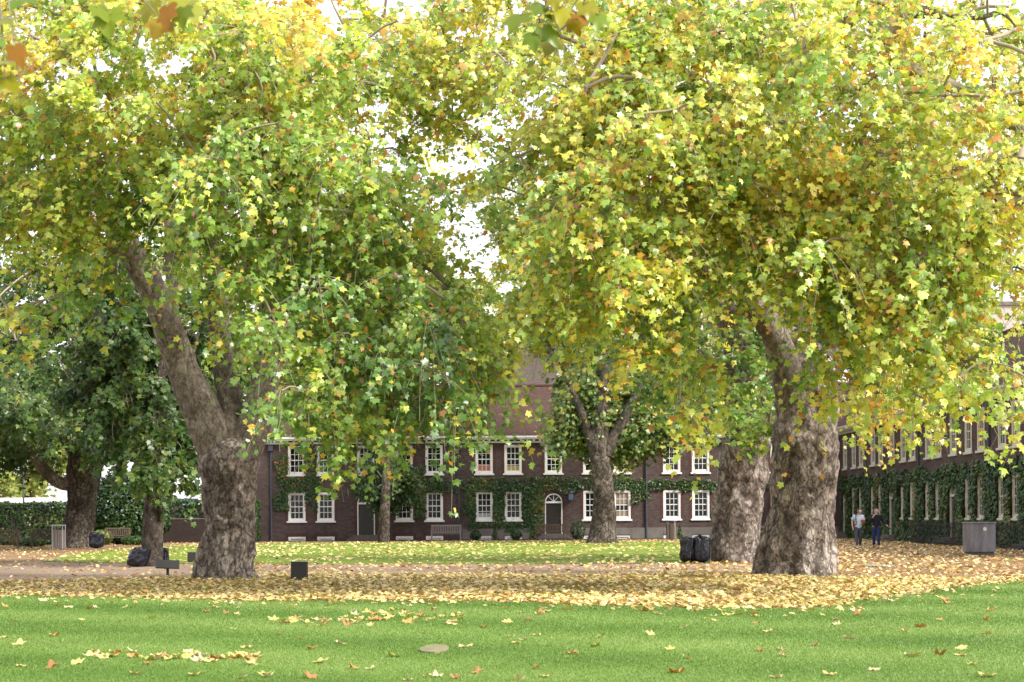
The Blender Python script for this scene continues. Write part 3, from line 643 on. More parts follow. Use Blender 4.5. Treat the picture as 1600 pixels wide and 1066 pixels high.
# overhanging tree beside the camera: only a few near leaves reach the top of the frame
nb = Vector((-6.5, 6.0, 0)); root = empty('plane_tree', nb, 'overhanging plane tree whose large near leaves dip into the top of the view', 'tree')
loft([(0, 0, -.1), (0, 0, 2), (.2, .2, 4), (.3, .3, 6)], [.5, .42, .36, .2], seg=32, flare=.3, per_m=8, mat=M['bark'], parent=root)
mb = MB(); bough = [Vector((-6.3, 6.2, 4.4)), Vector((-4.8, 8, 5.2)), Vector((-3.0, 9.2, 5.35)), Vector((-1, 9.8, 5.3)), Vector((.8, 10, 5.1))]
mb.tube([p - nb for p in bough], [.14, .1, .07, .05, .02], 8); mb.build('limb', M['limb'], root, smooth=True)
near = [(8, 95, 8.6), (22, 75, 8.6), (8, 125, 8.6), (30, 120, 8.8), (-6, 60, 8.6), (152, 12, 9), (170, 18, 9), (236, 6, 9.2), (262, 12, 9), (286, 14, 9), (300, 8, 9.1), (255, 34, 9.1), (835, 8, 10), (812, 24, 10.2), (850, 46, 10), (832, 52, 10), (880, 12, 10), (905, 20, 10), (935, 24, 10), (916, 6, 10), (868, -6, 10), (895, 32, 10.1), (862, 62, 10.2), (12, 28, 8.7), (45, -4, 8.8)]
pos = np.array([tuple(P(a, b, y) - nb) for a, b, y in near]); n = len(near)
mb = MB()
for p in pos:
    q = min(bough, key=lambda w: ((w - nb) - Vector(p)).length) - nb
    v = Vector(p); mb.tube([q, (q * .5 + v * .5) + Vector((0, 0, .12)), v], [.012, .006, .002], 5)
o = mb.build('branch', M['twig'], root, smooth=True); o['kind'] = 'stuff'
leaves('foliage', pos, np.array([0, -.8, .45]) + rng.normal(size=(n, 3)) * .3, np.array([0, -.1, -1]) + rng.normal(size=(n, 3)) * .35, rng.uniform(.13, .19, n),
       rng.choice([.2, .35, .42, .5, .55, .66, .85], n), rng.uniform(.6, .95, n), M['near_leaf'], root, 'plane', rng.uniform(.3, 1.6, n))

# ------------------------------------------------------------------ buildings
def wall_with_openings(mb, x0, x1, z0, z1, ops, y=0.0, depth=.14):
    xs = sorted({x0, x1, *[v for o in ops for v in (o[0], o[1]) if x0 < v < x1]}); zs = sorted({z0, z1, *[v for o in ops for v in (o[2], o[3]) if z0 < v < z1]})
    for a, b in zip(xs[:-1], xs[1:]):
        for c, d in zip(zs[:-1], zs[1:]):
            mx, mz = (a + b) / 2, (c + d) / 2
            if any(o[0] < mx < o[1] and o[2] < mz < o[3] for o in ops): continue
            mb.add([(a, y, c), (b, y, c), (b, y, d), (a, y, d)], [(0, 1, 2, 3)])
    for a, b, c, d in ops:
        e = y + depth
        mb.add([(a, y, c), (a, e, c), (a, e, d), (a, y, d)], [(0, 1, 2, 3)]); mb.add([(b, y, c), (b, e, c), (b, e, d), (b, y, d)], [(0, 1, 2, 3)])
        mb.add([(a, y, d), (b, y, d), (b, e, d), (a, e, d)], [(0, 1, 2, 3)]); mb.add([(a, y, c), (b, y, c), (b, e, c), (a, e, c)], [(0, 1, 2, 3)])

WMESH = {}
def window_meshes(w, h, mat, key, rows=4, cols=3):
    """frame mesh (local: centred x, sill at z=0, outward -y)"""
    mb = MB(); ft = .13; y0, y1 = -.012, .10
    for a, b in ((-w / 2, -w / 2 + ft), (w / 2 - ft, w / 2)): mb.b2(a, b, y0, y1, 0, h)
    mb.b2(-w / 2 + ft, w / 2 - ft, y0, y1, h - ft, h); mb.b2(-w / 2 + ft, w / 2 - ft, y0, y1, 0, ft * .9)
    iw0, iw1, ih0, ih1 = -w / 2 + ft, w / 2 - ft, ft * .9, h - ft
    s = .045
    for a, b in ((iw0, iw0 + s), (iw1 - s, iw1)): mb.b2(a, b, .035, .085, ih0, ih1)
    mb.b2(iw0 + s, iw1 - s, .035, .085, ih1 - s, ih1); mb.b2(iw0 + s, iw1 - s, .035, .085, ih0, ih0 + s * 1.5)
    bw = .034; gx0, gx1, gz0, gz1 = iw0 + s, iw1 - s, ih0 + s * 1.5, ih1 - s
    for i in range(1, cols):
        x = gx0 + (gx1 - gx0) * i / cols; mb.b2(x - bw / 2, x + bw / 2, .042, .07, gz0, gz1)
    for i in range(1, rows):
        z = gz0 + (gz1 - gz0) * i / rows; t_ = .06 if (rows == 4 and i == 2) else bw
        for k in range(cols):
            xa = gx0 + (gx1 - gx0) * k / cols + (bw / 2 if k else 0); xb = gx0 + (gx1 - gx0) * (k + 1) / cols - (bw / 2 if k < cols - 1 else 0)
            mb.b2(xa, xb, .044, .068, z - t_ / 2, z + t_ / 2)
    f = mb.build('window', mat, bevel=.006)
    p = MB(); p.b2(iw0, iw1, .075, .082, ih0, ih1); pane = p.build('pane', M['glass'], f)
    s_ = MB(); s_.b2(-w / 2 - .10, w / 2 + .10, -.09, .10, -.11, -.002); sill = s_.build('sill', mat, f, bevel=.01)
    d = MB()
    for a, b in ((-w / 2 - .20, -w / 2 - .004), (w / 2 + .004, w / 2 + .20)): d.b2(a, b, -.006, .05, .0, h + .002)
    d.b2(-w / 2 - .20, w / 2 + .20, -.007, .05, h + .004, h + .24); d.build('brick_surround', M['red_brick'], f)
    return f
def blind(win, w, z0, z1, mat):
    mb = MB(); mb.b2(-w / 2 + .18, w / 2 - .18, .0705, .074, z0, z1); mb.build('blind', mat, win)

def make_door(parent, x, z0, w, h, doormat, trim):
    """arched doorway: leaf, fanlight, white arched frame"""
    d = empty('door_tmp', (0, 0, 0)); bpy.data.objects.remove(d)
    r_ = w / 2; ft = .07; n = 18; hs = h - r_
    mb = MB()
    for a, b in ((-r_, -r_ + ft), (r_ - ft, r_)): mb.b2(a, b, -.03, .10, 0, hs)
    for i in range(n):
        a0, a1 = math.pi * i / n, math.pi * (i + 1) / n; vs = []
        for yy in (-.03, .10):
            for rr, aa in ((r_, a0), (r_, a1), (r_ - ft, a1), (r_ - ft, a0)): vs.append((rr * math.cos(aa), yy, hs + rr * math.sin(aa)))
        mb.add(vs, [(0, 1, 2, 3), (7, 6, 5, 4), (0, 4, 5, 1), (2, 6, 7, 3)])
    mb.b2(-r_ + ft, r_ - ft, -.02, .08, hs - .06, hs + .06)
    for i in range(1, 4):
        a = math.pi * i / 4; L = r_ - ft
        mb.box((L * .5 * math.cos(a), .06, hs + .06 + L * .45 * math.sin(a)), (L * .9, .03, .03), Matrix.Rotation(-a, 3, 'Y'))
    fr = mb.build('door_frame', trim, parent); fr.location = (x, 0, z0)
    mb = MB(); mb.b2(-r_ + ft, r_ - ft, .07, .11, 0, hs - .06)
    for cx_ in (-.17, .17):
        for (a, b) in ((.15, .55), (.65, 1.15), (1.25, hs - .2)): mb.b2(cx_ - .12, cx_ + .12, .058, .07, a, b)
    dr = mb.build('door', doormat, parent, bevel=.006); dr.location = (x, 0, z0)
    mb = MB(); mb.box((r_ - ft - .08, .05, 1.0), (.05, .05, .05)); mb.build('handle', M['bin_lid'], dr, bevel=.01)
    mb = MB(); vs = [((r_ - ft) * math.cos(math.pi * i / n), .095, hs + (r_ - ft) * math.sin(math.pi * i / n)) for i in range(n + 1)]
    mb.add(vs, [tuple(range(n + 1))]); fl = mb.build('fanlight', M['glass'], fr)
    # brick spandrel filling the square opening above the arch + red arch ring
    mb = MB(); R2 = r_ + .17
    for i in range(n):
        a0, a1 = math.pi * i / n, math.pi * (i + 1) / n
        def sq(a):
            c, s = math.cos(a), math.sin(a); k = 1 / max(abs(c), s, 1e-6); return (r_ * c * k, -.002, hs + min(r_, r_ * s * k))
        mb.add([(r_ * math.cos(a0), -.002, hs + r_ * math.sin(a0)), sq(a0), sq(a1), (r_ * math.cos(a1), -.002, hs + r_ * math.sin(a1))], [(0, 1, 2, 3)])
    mb.build('spandrel', M['brick'], fr)
    mb = MB()
    for i in range(n):
        a0, a1 = math.pi * i / n, math.pi * (i + 1) / n; vs = []
        for yy in (-.012, -.004):
            for rr, aa in ((R2, a0), (R2, a1), (r_, a1), (r_, a0)): vs.append((rr * math.cos(aa), yy, hs + rr * math.sin(aa)))
        mb.add(vs, [(0, 1, 2, 3), (7, 6, 5, 4), (0, 4, 5, 1), (2, 6, 7, 3)])
    for a, b in ((-R2, -r_), (r_, R2)): mb.b2(a, b, -.012, -.004, 0, hs)
    mb.build('brick_arch', M['red_brick'], fr)
    # steps
    for k in range(3):
        mb = MB(); mb.b2(-r_ - .25 - .16 * (2 - k) * 1.2, r_ + .25 + .16 * (2 - k) * 1.2, -.45 - .3 * (2 - k), -.004 - .002 * k, k * z0 / 3 + .001, (k + 1) * z0 / 3); st = mb.build('step', M['step'], parent, bevel=.012); st.location = (x, 0, 0)

OFF = [1.66, 3.54, 6.16, 8.65, 10.6]; MOD = 12.19
def terrace(root, L, pipes, ev, uz, uh, lz, lh, trim, w, plinth_from, doormats, depth, ridge, extra_up=(), skip_up=(), skip_low=()):
    ops = []; ups, lows, doors, base = [], [], [], []
    for p in pipes:
        for k, o_ in enumerate(OFF):
            x = p + o_
            if .8 < x < L - .8:
                ups.append(x)
                if k == 2: doors.append(x)
                else: lows.append(x); base.append(x)
    for x in ups: ops.append((x - w / 2, x + w / 2, uz, uz + uh))
    for x in lows: ops.append((x - w / 2, x + w / 2, lz, lz + lh))
    dh, dw, dz = 2.62, 1.14, .36
    for x in doors: ops.append((x - dw / 2, x + dw / 2, dz, dz + dh))
    for x in base: ops.append((x - w / 2, x + w / 2, -.12, .26))
    mb = MB(); wall_with_openings(mb, 0, L, -.2, ev, ops)
    # ends and back
    mb.add([(0, 0, -.2), (0, depth, -.2), (0, depth, ev), (0, depth / 2, ridge - .05), (0, 0, ev)], [(0, 1, 2, 3, 4)])
    mb.add([(L, 0, -.2), (L, depth, -.2), (L, depth, ev), (L, depth / 2, ridge - .05), (L, 0, ev)], [(0, 1, 2, 3, 4)])
    mb.add([(0, depth, -.2), (L, depth, -.2), (L, depth, ev), (0, depth, ev)], [(0, 1, 2, 3)])
    mb.build('wall', M['brick'], root)
    win = window_meshes(w, uh, trim, 'u'); lwin = window_meshes(w, lh, trim, 'l'); bwin = window_meshes(w, .38, trim, 'b', 1, 3)
    out = {'up': [], 'low': [], 'base': []}
    for key, proto, xs, z in (('up', win, ups, uz), ('low', lwin, lows, lz), ('base', bwin, base, -.12)):
        for i, x in enumerate(xs):
            o = proto if i == 0 else copy_tree(proto); o.parent = root; o.location = (x, 0, z); out[key].append(o)
    for i, x in enumerate(doors): make_door(root, x, dz, dw, dh, doormats[i % len(doormats)], trim)
    # cornice with modillions
    mb = MB(); c0, c1 = -.3, L + (.0)
    mb.b2(c0, c1, -.12, -.003, ev - .34, ev - .22); mb.b2(c0, c1, -.42, -.003, ev - .12, ev - .02); mb.b2(c0, c1, -.50, -.003, ev - .018, ev + .10)
    x = c0 + .2
    while x < c1 - .1: mb.b2(x, x + .13, -.38, -.003, ev - .218, ev - .122); x += .41
    mb.build('cornice', trim, root, bevel=.006)
    mb = MB(); y0 = -.48; yb = depth + .4; zz = ev + .105
    mb.add([(-.3, y0, zz), (L + .2, y0, zz), (L + .2, depth / 2, ridge), (-.3, depth / 2, ridge), (-.3, yb, zz), (L + .2, yb, zz)], [(0, 1, 2, 3), (3, 2, 5, 4)])
    mb.add([(-.3, y0, zz - .003), (L + .2, y0, zz - .003), (L + .2, yb, zz - .003), (-.3, yb, zz - .003)], [(0, 1, 2, 3)])
    mb.build('roof', M['tile'], root)
    mb = MB(); mb.tube([(-.3, depth / 2, ridge + .02), (L + .2, depth / 2, ridge + .02)], .11, 8); mb.build('ridge_tile', M['tile'], root)
    for p in pipes:
        for q in (p,):
            if .2 < q < L - .2:
                mb = MB(); mb.tube([(q, -.09, .0), (q, -.09, ev - .75)], .055, 8); mb.b2(q - .15, q + .15, -.22, -.02, ev - .78, ev - .42); mb.build('drainpipe', M['lead'], root)
    if plinth_from is not None:
        cuts = sorted([(x - dw / 2 - .75, x + dw / 2 + .75) for x in doors] + [(x - w / 2 - .02, x + w / 2 + .02) for x in base])
        a = plinth_from; pcs = []
        for c, d in cuts:
            if c > a: pcs.append((a, c, -.002, -.2))
            a = max(a, d)
        pcs.append((a, L - .02, -.002, -.2))
        for x in base:
            if x > plinth_from: pcs.append((x - w / 2 - .018, x + w / 2 + .018, -.008, .272))
        for (c, d, yb_, zb) in pcs:
            mb = MB(); mb.b2(c, d, -.07, yb_, zb, .72); mb.build('plinth', M['stone'], root, bevel=.012)
    return out, ups, lows, doors

YF = 104.0; K = YF / F
ANG = math.atan(27 / 2500)
XL = (392 - 800) * K
main = empty('brick_almshouse', (XL, YF, 0), 'long brown brick almshouse facing the lawn, with white sash windows and tiled roof', 'building', rz=0.0)
pipes = [(424 - 392) * K - .0, (717 - 392) * K, (1010 - 392) * K, (1303 - 392) * K]
LM = (1310 - 392) * K + 8.5
wins, ups, lows, doors = terrace(main, LM, pipes[:3], 6.62, 4.30, 1.86, 1.28, 1.86, M['white'], 1.12, (722 - 392) * K, [M['door'], M['door_brown'], M['door']], 8.0, 10.3)
cm = {'pink': simple('pink_curtain', (.45, .14, .12), .9), 'ochre': simple('ochre_curtain', (.40, .30, .10), .9), 'warm': simple('warm_interior', (.27, .20, .14), .9), 'teal': simple('teal_blind', (.03, .10, .08), .9), 'grey': simple('pale_blind', (.38, .38, .40), .9)}
def bl(key, i, z0, z1, c): blind(wins[key][i], 1.12, z0, z1, cm[c])
bl('up', 5, .17, .55, 'pink'); bl('up', 6, .17, .5, 'ochre'); bl('low', 7, 1.0, 1.72, 'warm'); bl('low', 7, .17, .6, 'warm'); bl('up', 1, .17, .95, 'teal'); bl('low', 4, .17, .45, 'grey'); bl('up', 9, .17, .45, 'ochre')
# chimneys
def chimney(parent, x, y, z0, z1, wx, wy, mat, pots=3):
    mb = MB(); mb.b2(x - wx / 2, x + wx / 2, y - wy / 2, y + wy / 2, z0, z1 - .3); mb.b2(x - wx / 2 - .07, x + wx / 2 + .07, y - wy / 2 - .07, y + wy / 2 + .07, z1 - .298, z1)
    c = mb.build('chimney', mat, parent)
    for i in range(pots):
        px_ = x + (i - (pots - 1) / 2) * wx / pots * .9; mb = MB(); mb.tube([(px_, y, z1 + .002), (px_, y, z1 + .45)], [.14, .11], 10); mb.build('chimney_pot', M['red_brick'], c)
chimney(main, (822 - 392) * K * 1.04 - 0.0, 5.2, 8.6, 13.2, 2.9, 1.0, M['stock_brick'], 4)
chimney(main, (560 - 392) * K, 5.2, 8.6, 12.6, 2.4, 1.0, M['stock_brick'], 4)
chimney(main, (1080 - 392) * K, 5.2, 8.6, 12.6, 2.4, 1.0, M['stock_brick'], 4)
# dormer seen pale through the leaves
mb = MB(); dx = (737 - 392) * K; mb.b2(dx - .55, dx + .55, .9, 2.4, 8.2, 9.4); mb.build('dormer', M['lead'], main, bevel=.02)

XC = 21.2
wing = empty('brick_almshouse_wing', (XC, YF - .02, 0), 'right hand brick wing running toward the viewer, cream window frames, ivy on its lower storey', 'building', rz=-math.pi / 2 + ANG)
WL = 54.0
wp = [8.0 - 12.0 * 1, 8.0, 20.0, 32.0, 44.0]
MODsave = OFF
wout, wu, wl_, wd = terrace(wing, WL, [p for p in wp], 6.95, 4.42, 1.95, 1.32, 1.9, M['cream'], 1.10, None, [M['door']], 8.5, 10.9)
chimney(wing, 14, 4.25, 9, 12.6, 1.8, 1.0, M['stock_brick'], 3); chimney(wing, 38, 4.25, 9, 12.6, 1.8, 1.0, M['stock_brick'], 3)
print('buildings', time.time() - T0)

# wall lantern by the brown door
lx = (892 - 392) * K + XL
t = empty('wall_lantern', (lx, YF - .25, 2.78), 'blue grey lantern on the wall right of the brown door', 'lamp')
mb = MB(); mb.box((0, 0, 0), (.30, .28, .42)); mb.build('lamp_glass', simple('lantern_glass', (.10, .15, .22), .2, .6), t, bevel=.02)
mb = MB(); mb.b2(-.19, .19, -.18, .18, .211, .25); mb.tube([(0, 0, .25), (0, 0, .40)], [.14, .02], 8); mb.b2(-.03, .03, .0, .24, -.27, -.212); mb.b2(-.17, .17, -.16, .16, -.25, -.211); mb.build('lamp_frame', M['lead'], t)

# ------------------------------------------------------------------ ivy on the walls
def ivy(name, label, root, rects, holes, size=.11, seed=5, dens=300, group=None):
    g = np.random.default_rng(seed); ps = []
    for (x0, x1, z0, z1, soft) in rects:
        n = int((x1 - x0) * (z1 - z0) * dens); x = g.uniform(x0 - soft, x1 + soft, n); z = g.uniform(z0 - soft, z1 + soft, n)
        nz = np.array([mnoise.fractal(Vector((a * .9, b * .9, seed)), 1, 2, 3) for a, b in zip(x, z)])
        e = np.minimum.reduce([x - (x0 - soft), (x1 + soft) - x, z - (z0 - soft), (z1 + soft) - z]) / max(soft * 2, .01)
        keep = (e + nz * .8) > .22
        for (a, b, c, d) in holes:
            keep &= ~((x > a + .03) & (x < b - .03) & (z > c) & (z < d - .02))
        ps.append(np.stack([x[keep], z[keep]], axis=1))
    p = np.concatenate(ps); n = len(p)
    thick = np.array([.10 + .13 * mnoise.noise(Vector((a * .8, b * .8, 2.))) for a, b in p])
    pos = np.stack([p[:, 0], -.02 - np.abs(thick) * g.random(n) ** .5 - .02, p[:, 1]], axis=1)
    nr = np.array([0, -.9, .45]) + g.normal(size=(n, 3)) * .35; tip = np.array([0, -.25, -1]) + g.normal(size=(n, 3)) * .4
    cn = np.array([mnoise.noise(Vector((a * .5, b * .5, 7.))) for a, b in p])
    e = empty(name, root.location, label, 'climbing plant', group, rz=root.rotation_euler[2])
    leaves('foliage', pos, nr, tip, size * np.clip(g.normal(1, .25, n), .5, 1.5), np.clip(.4 + .5 * cn + .22 * g.normal(size=n), 0, 1), np.clip(g.normal(1, .2, n), .5, 1.5), M['ivy_leaf'], e, 'mid', g.uniform(.3, 1.5, n))
    pts = []
    for i in range(40):
        r_ = rects[g.integers(0, len(rects))]; x = g.uniform(r_[0], r_[1]); z = r_[3]
        pts.append([[x + .25 * math.sin(k * 1.3 + i), -.025, r_[2] + (z - r_[2]) * k / 5] for k in range(6)])
    v, f = tubes(np.array(pts), np.full((len(pts), 6), .012), 4); o = from_np('stem', v, f, 4, M['twig'], e); o['kind'] = 'stuff'
def px2l(px): return (px - 392) * K
holes_m = [(x - .56, x + .56, 4.18, 6.2) for x in ups] + [(x - .56, x + .56, 1.15, 3.16) for x in lows] + [(x - .62, x + .62, 0, 2.75) for x in doors]
ivy('ivy', 'ivy band over the brick between the storeys, thickest left of the brown door', main,
    [(px2l(640), px2l(905), 3.2, 3.85, .25), (px2l(725), px2l(850), 1.9, 3.4, .2), (px2l(738), px2l(848), .95, 2.2, .3), (px2l(790), px2l(850), .6, 1.3, .15), (px2l(905), px2l(1120), 3.25, 3.8, .2), (px2l(985), px2l(1018), 2.6, 3.3, .25), (px2l(1140), px2l(1215), 3.2, 3.8, .25)], holes_m, seed=5)
ivy('ivy', 'dark creeper hanging on the brick near the left end of the long house', main,
    [(px2l(440), px2l(492), 2.2, 5.4, .5), (px2l(560), px2l(660), 2.9, 4.6, .5), (px2l(610), px2l(690), 3.1, 3.9, .25), (px2l(650), px2l(672), 1.6, 3.2, .3)], holes_m, size=.13, seed=6)
holes_w = [(x - .50, x + .50, 4.3, 6.6) for x in wu] + [(x - .50, x + .50, 1.22, 3.2) for x in wl_] + [(x - .55, x + .55, 0, 2.8) for x in wd]
ivy('ivy', 'dense dark ivy covering the lower storey of the right hand wing', wing, [(1.5, 53, .1, 3.75, .3)], holes_w, size=.13, seed=8, dens=230)

# ------------------------------------------------------------------ fallen leaves
def inside(poly, x, y):
    poly = np.array(poly); n = len(poly); c = np.zeros(len(x), bool); j = n - 1
    for i in range(n):
        xi, yi = poly[i]; xj, yj = poly[j]
        c ^= ((yi > y) != (yj > y)) & (x < (xj - xi) * (y - yi) / ((yj - yi) + 1e-12) + xi); j = i
    return c
def ground_leaves(pts, g, size=.15, tonef=None, z=.02):
    n = len(pts); pos = np.stack([pts[:, 0], pts[:, 1], z + .05 * g.random(n)], axis=1)
    nr = np.array([0, 0, 1.]) + g.normal(size=(n, 3)) * np.array([.38, .38, 0]); an = g.uniform(0, 2 * math.pi, n)
    tip = np.stack([np.cos(an), np.sin(an), g.normal(0, .15, n)], axis=1)
    tone = tonef(n, g) if tonef else np.clip(g.normal(.42, .17, n), 0, 1)
    return pos, nr, tip, size * np.clip(g.normal(1, .28, n), .4, 1.6), tone, np.clip(g.normal(1.12, .27, n), .4, 1.7)
g = np.random.default_rng(77)
verge = edge_w + pn_w[::-1]
def scatter(n, x0, x1, y0, y1): return np.stack([g.uniform(x0, x1, n), g.uniform(y0, y1, n)], axis=1)
def dens_noise(p, s, off): return np.array([mnoise.fractal(Vector((a * s, b * s * .6, off)), 1, 2, 4) for a, b in p])
# verge: thick drift at the lawn edge, denser in the middle and right
q = scatter(150000, -22, 17, 22, 46); ey0 = np.interp(q[:, 0], [e[0] for e in edge_w], [e[1] for e in edge_w]); fr_ = (q[:, 1] < ey0) & (g.random(len(q)) < .40 * np.exp((q[:, 1] - ey0) / .55)); q = q[inside(verge, q[:, 0], q[:, 1]) | fr_]
ey = np.interp(q[:, 0], [e[0] for e in edge_w], [e[1] for e in edge_w]); dd = np.maximum(q[:, 1] - ey, 0)
pr = np.clip(1.0 * np.exp(-dd / 3.5) + .34 + .55 * dens_noise(q, .45, 1), .05, 1) * np.clip(.62 + (q[:, 0] + 8) * .03, .35, 1)
q = q[g.random(len(q)) < pr]
st = leaves('fallen_leaves', *ground_leaves(q, g, .084, lambda n, g: np.clip(g.normal(.45, .20, n), 0, 1)), M['litter'], None, 'mid', g.uniform(-.5, 3.2, len(q)))
tag(st, 'thick drift of yellow and tan plane leaves between the front lawn and the path', 'leaf litter', kind='stuff')
# path and earth
q = scatter(60000, -35, 30, 38, 98); e1 = inside(l2w, q[:, 0], q[:, 1]) | inside(verge, q[:, 0], q[:, 1]) | (q[:, 1] < np.interp(q[:, 0], [e[0] for e in edge_w], [e[1] for e in edge_w]))
q = q[~e1]; pr = np.where(q[:, 0] > 4, .95, np.where(q[:, 0] > -9, .62, .16)) + .35 * dens_noise(q, .35, 2); q = q[g.random(len(q)) < pr]; q = q[(q[:, 0] < XC - .3)]
st = leaves('path_leaves', *ground_leaves(q, g, .098, lambda n, g: np.clip(g.normal(.60, .2, n), 0, 1)), M['litter'], None, 'mid', g.uniform(-.5, 3, len(q)))
tag(st, 'orange and tan leaves strewn over the gravel path and bare earth', 'leaf litter', kind='stuff')
q = scatter(24000, -36, 18, 48, 104); q = q[inside(l2w, q[:, 0], q[:, 1])]; q = q[g.random(len(q)) < np.clip(.5 + .8 * dens_noise(q, .3, 3), .1, 1)]
st = leaves('lawn_leaves', *ground_leaves(q, g, .13, lambda n, g: np.clip(g.normal(.32, .12, n), 0, 1)), M['litter'], None, 'mid', g.uniform(-.5, 3, len(q)))
tag(st, 'yellow leaves scattered over the far lawn before the houses', 'leaf litter', kind='stuff')
# countable leaves on the front lawn
protos = []
tv, tf = TEMPL['plane']
for i, (tn, nm) in enumerate(((.16, 'yellow'), (.34, 'golden'), (.55, 'pale tan'), (.72, 'orange brown'), (.88, 'brown'), (.05, 'green'))):
    g2 = np.random.default_rng(i); v = tv.copy(); v[:, 1] -= .35; v[:, 2] = -tv[:, 2] * (2.0 + i * .2) * np.where(v[:, 0] > 0, 1, .55) + .05 * g2.normal(size=len(v)); v[:, 2] -= v[:, 2].min()
    o = from_np('fallen_leaf', v, tf.reshape(-1), 3, M['litter'], None, {'tone': np.full(len(tf), tn), 'shade': np.full(len(tf), 1.0)}); protos.append((o, nm))
spots = []
for i in range(46): a = random.gauss(0, 1); spots.append((620 + 75 * random.uniform(-1, 1) * 1.25, 966 + 6 * random.gauss(0, 1) - .03 * 0, 'drift nearest the middle of the front lawn', 'drift of leaves in the middle of the front lawn'))
for i in range(18): spots.append((478 + 40 * random.uniform(-1, 1), 970 + 5 * random.gauss(0, .8), 'drift nearest the middle of the front lawn', 'drift of leaves in the middle of the front lawn'))
for i in range(42): spots.append((300 + 95 * random.uniform(-1, 1.1), 1028 + 4 * random.gauss(0, 1), 'drift at the lower left of the front lawn', 'drift of leaves at the lower left of the lawn'))
for i in range(10): spots.append((160 + 25 * random.uniform(-1, 1.1), 1026 + 4 * random.gauss(0, 1), 'drift at the lower left of the front lawn', 'drift of leaves at the lower left of the lawn'))
for i in range(150):
    px = random.uniform(5, 1595); e_ = np.interp(px, [a for a, b in EDGE], [b for a, b in EDGE]); spots.append((px, random.uniform(e_ + 4, 1064) if random.random() < .75 else random.uniform(e_ + 2, e_ + 20), 'lawn', 'leaves lying singly on the front lawn'))
used = set()
for (px, py, where, grp) in spots:
    w_ = random.choices(range(6), [5, 5, 5, 3, 1.5, 1])[0]; pr_, nm = protos[w_]
    o = pr_ if w_ not in used else pr_.copy()
    if w_ in used: COL.objects.link(o)
    used.add(w_); p = G(px, py, .02); o.location = (p.x, p.y, .018); s = random.uniform(.09, .165); o.scale = (s, s, s * random.uniform(.8, 1.5)); o.rotation_euler = (random.gauss(0, .22), random.gauss(0, .22), random.uniform(0, 6.28))
    tag(o, f'{nm} fallen leaf lying alone on the mown front lawn' if where == 'lawn' else f'{nm} fallen leaf in the {where}', 'leaf', grp)
print('litter', time.time() - T0)

# ------------------------------------------------------------------ lawn grass blades
nB = 560000; yy = 13.5 + (g.random(nB) ** 1.35) * 22; xx = g.uniform(-.36, .36, nB) * yy
ok = inside(edge_w + NEAR, xx, yy); xx, yy = xx[ok], yy[ok]; nB = len(xx)
h = g.uniform(.010, .024, nB) * (1 + (yy - 13) * .01); wd_ = g.uniform(.003, .0055, nB) * (yy / 14); an = g.uniform(0, math.pi, nB); lean = g.normal(0, .012, (nB, 2))
b0 = np.stack([xx - wd_ * np.cos(an), yy - wd_ * np.sin(an) * .3, np.full(nB, .010)], axis=1); b1 = np.stack([xx + wd_ * np.cos(an), yy + wd_ * np.sin(an) * .3, np.full(nB, .010)], axis=1); tp = np.stack([xx + lean[:, 0], yy + lean[:, 1], .012 + h], axis=1)
V = np.stack([b0, b1, tp], axis=1).reshape(-1, 3)
band = np.sin((xx * .53 + yy * .85) * 1.55 + .6 * np.sin(xx * .3))
patch = np.sin(xx * .9 + 1.3 * np.sin(yy * .5)) * np.sin(yy * .7 + xx * .25)
tone = np.clip(.50 + .24 * band + .10 * patch + g.normal(0, .11, nB), 0, 1)
o = from_np('grass', V, np.arange(nB * 3), 3, M['grass_blade'], None, {'tone': tone, 'shade': np.clip(g.normal(1, .09, nB), .7, 1.3)})
tag(o, 'short mown grass of the front lawn', 'grass', kind='stuff')
print('grass', time.time() - T0)

# ------------------------------------------------------------------ furniture
def bench(px, py, w, label, mat, rz=0.0, Y=None, group='garden benches'):
    b = G(px, py)
    if Y: b = Vector(((px - 800) / F * Y, Y, 0))
    t = empty('park_bench', b, label, 'bench', group, rz)
    mb = MB()
    for k in range(5): mb.b2(-w / 2, w / 2, -.30 + k * .115, -.30 + k * .115 + .085, .42, .445)
    mb.build('seat', mat, t, bevel=.004)
    mb = MB(); mb.b2(-w / 2, w / 2, .24, .285, .92, 1.0); mb.b2(-w / 2, w / 2, .24, .285, .50, .55)
    n = int(w / .105)
    for k in range(n): x = -w / 2 + (k + .5) * w / n; mb.b2(x - .026, x + .026, .25, .275, .55, .92)
    mb.build('backrest', mat, t, bevel=.004)
    for s in (-1, 1):
        for (y0, hh) in ((-.30, .62), (.235, 1.0)):
            mb = MB(); mb.b2(s * (w / 2 + .003) + (0 if s > 0 else -.07), s * (w / 2 + .003) + (.07 if s > 0 else 0), y0, y0 + .065, 0, hh); mb.build('leg', mat, t, bevel=.004)
        mb = MB(); xa = s * (w / 2 + .035); mb.b2(xa - .045, xa + .045, -.33, .233, .622, .655); mb.build('armrest', mat, t, bevel=.004)
    return t
bench(697, 849, 1.75, 'pale weathered slatted bench against the brick wall, left of centre', M['teak'], Y=100.6)
bench(72, 856, 1.35, 'grey wooden bench in the border beneath the clipped hedge, left of the slatted bin', M['teak_brown'], rz=R(8))  # left benches in darker teak, which puts the tree shade into their colour
bench(5, 858, 1.4, 'grey wooden bench cut by the left edge of the view', M['teak_brown'], rz=R(8))
bench(182, 852, 1.3, 'dark wooden bench under the shrubs right of the old far left plane', M['teak_brown'], Y=92)
bench(859, 849, 1.7, 'low dark bench in front of the brown door steps', M['teak_brown'], Y=101.2)

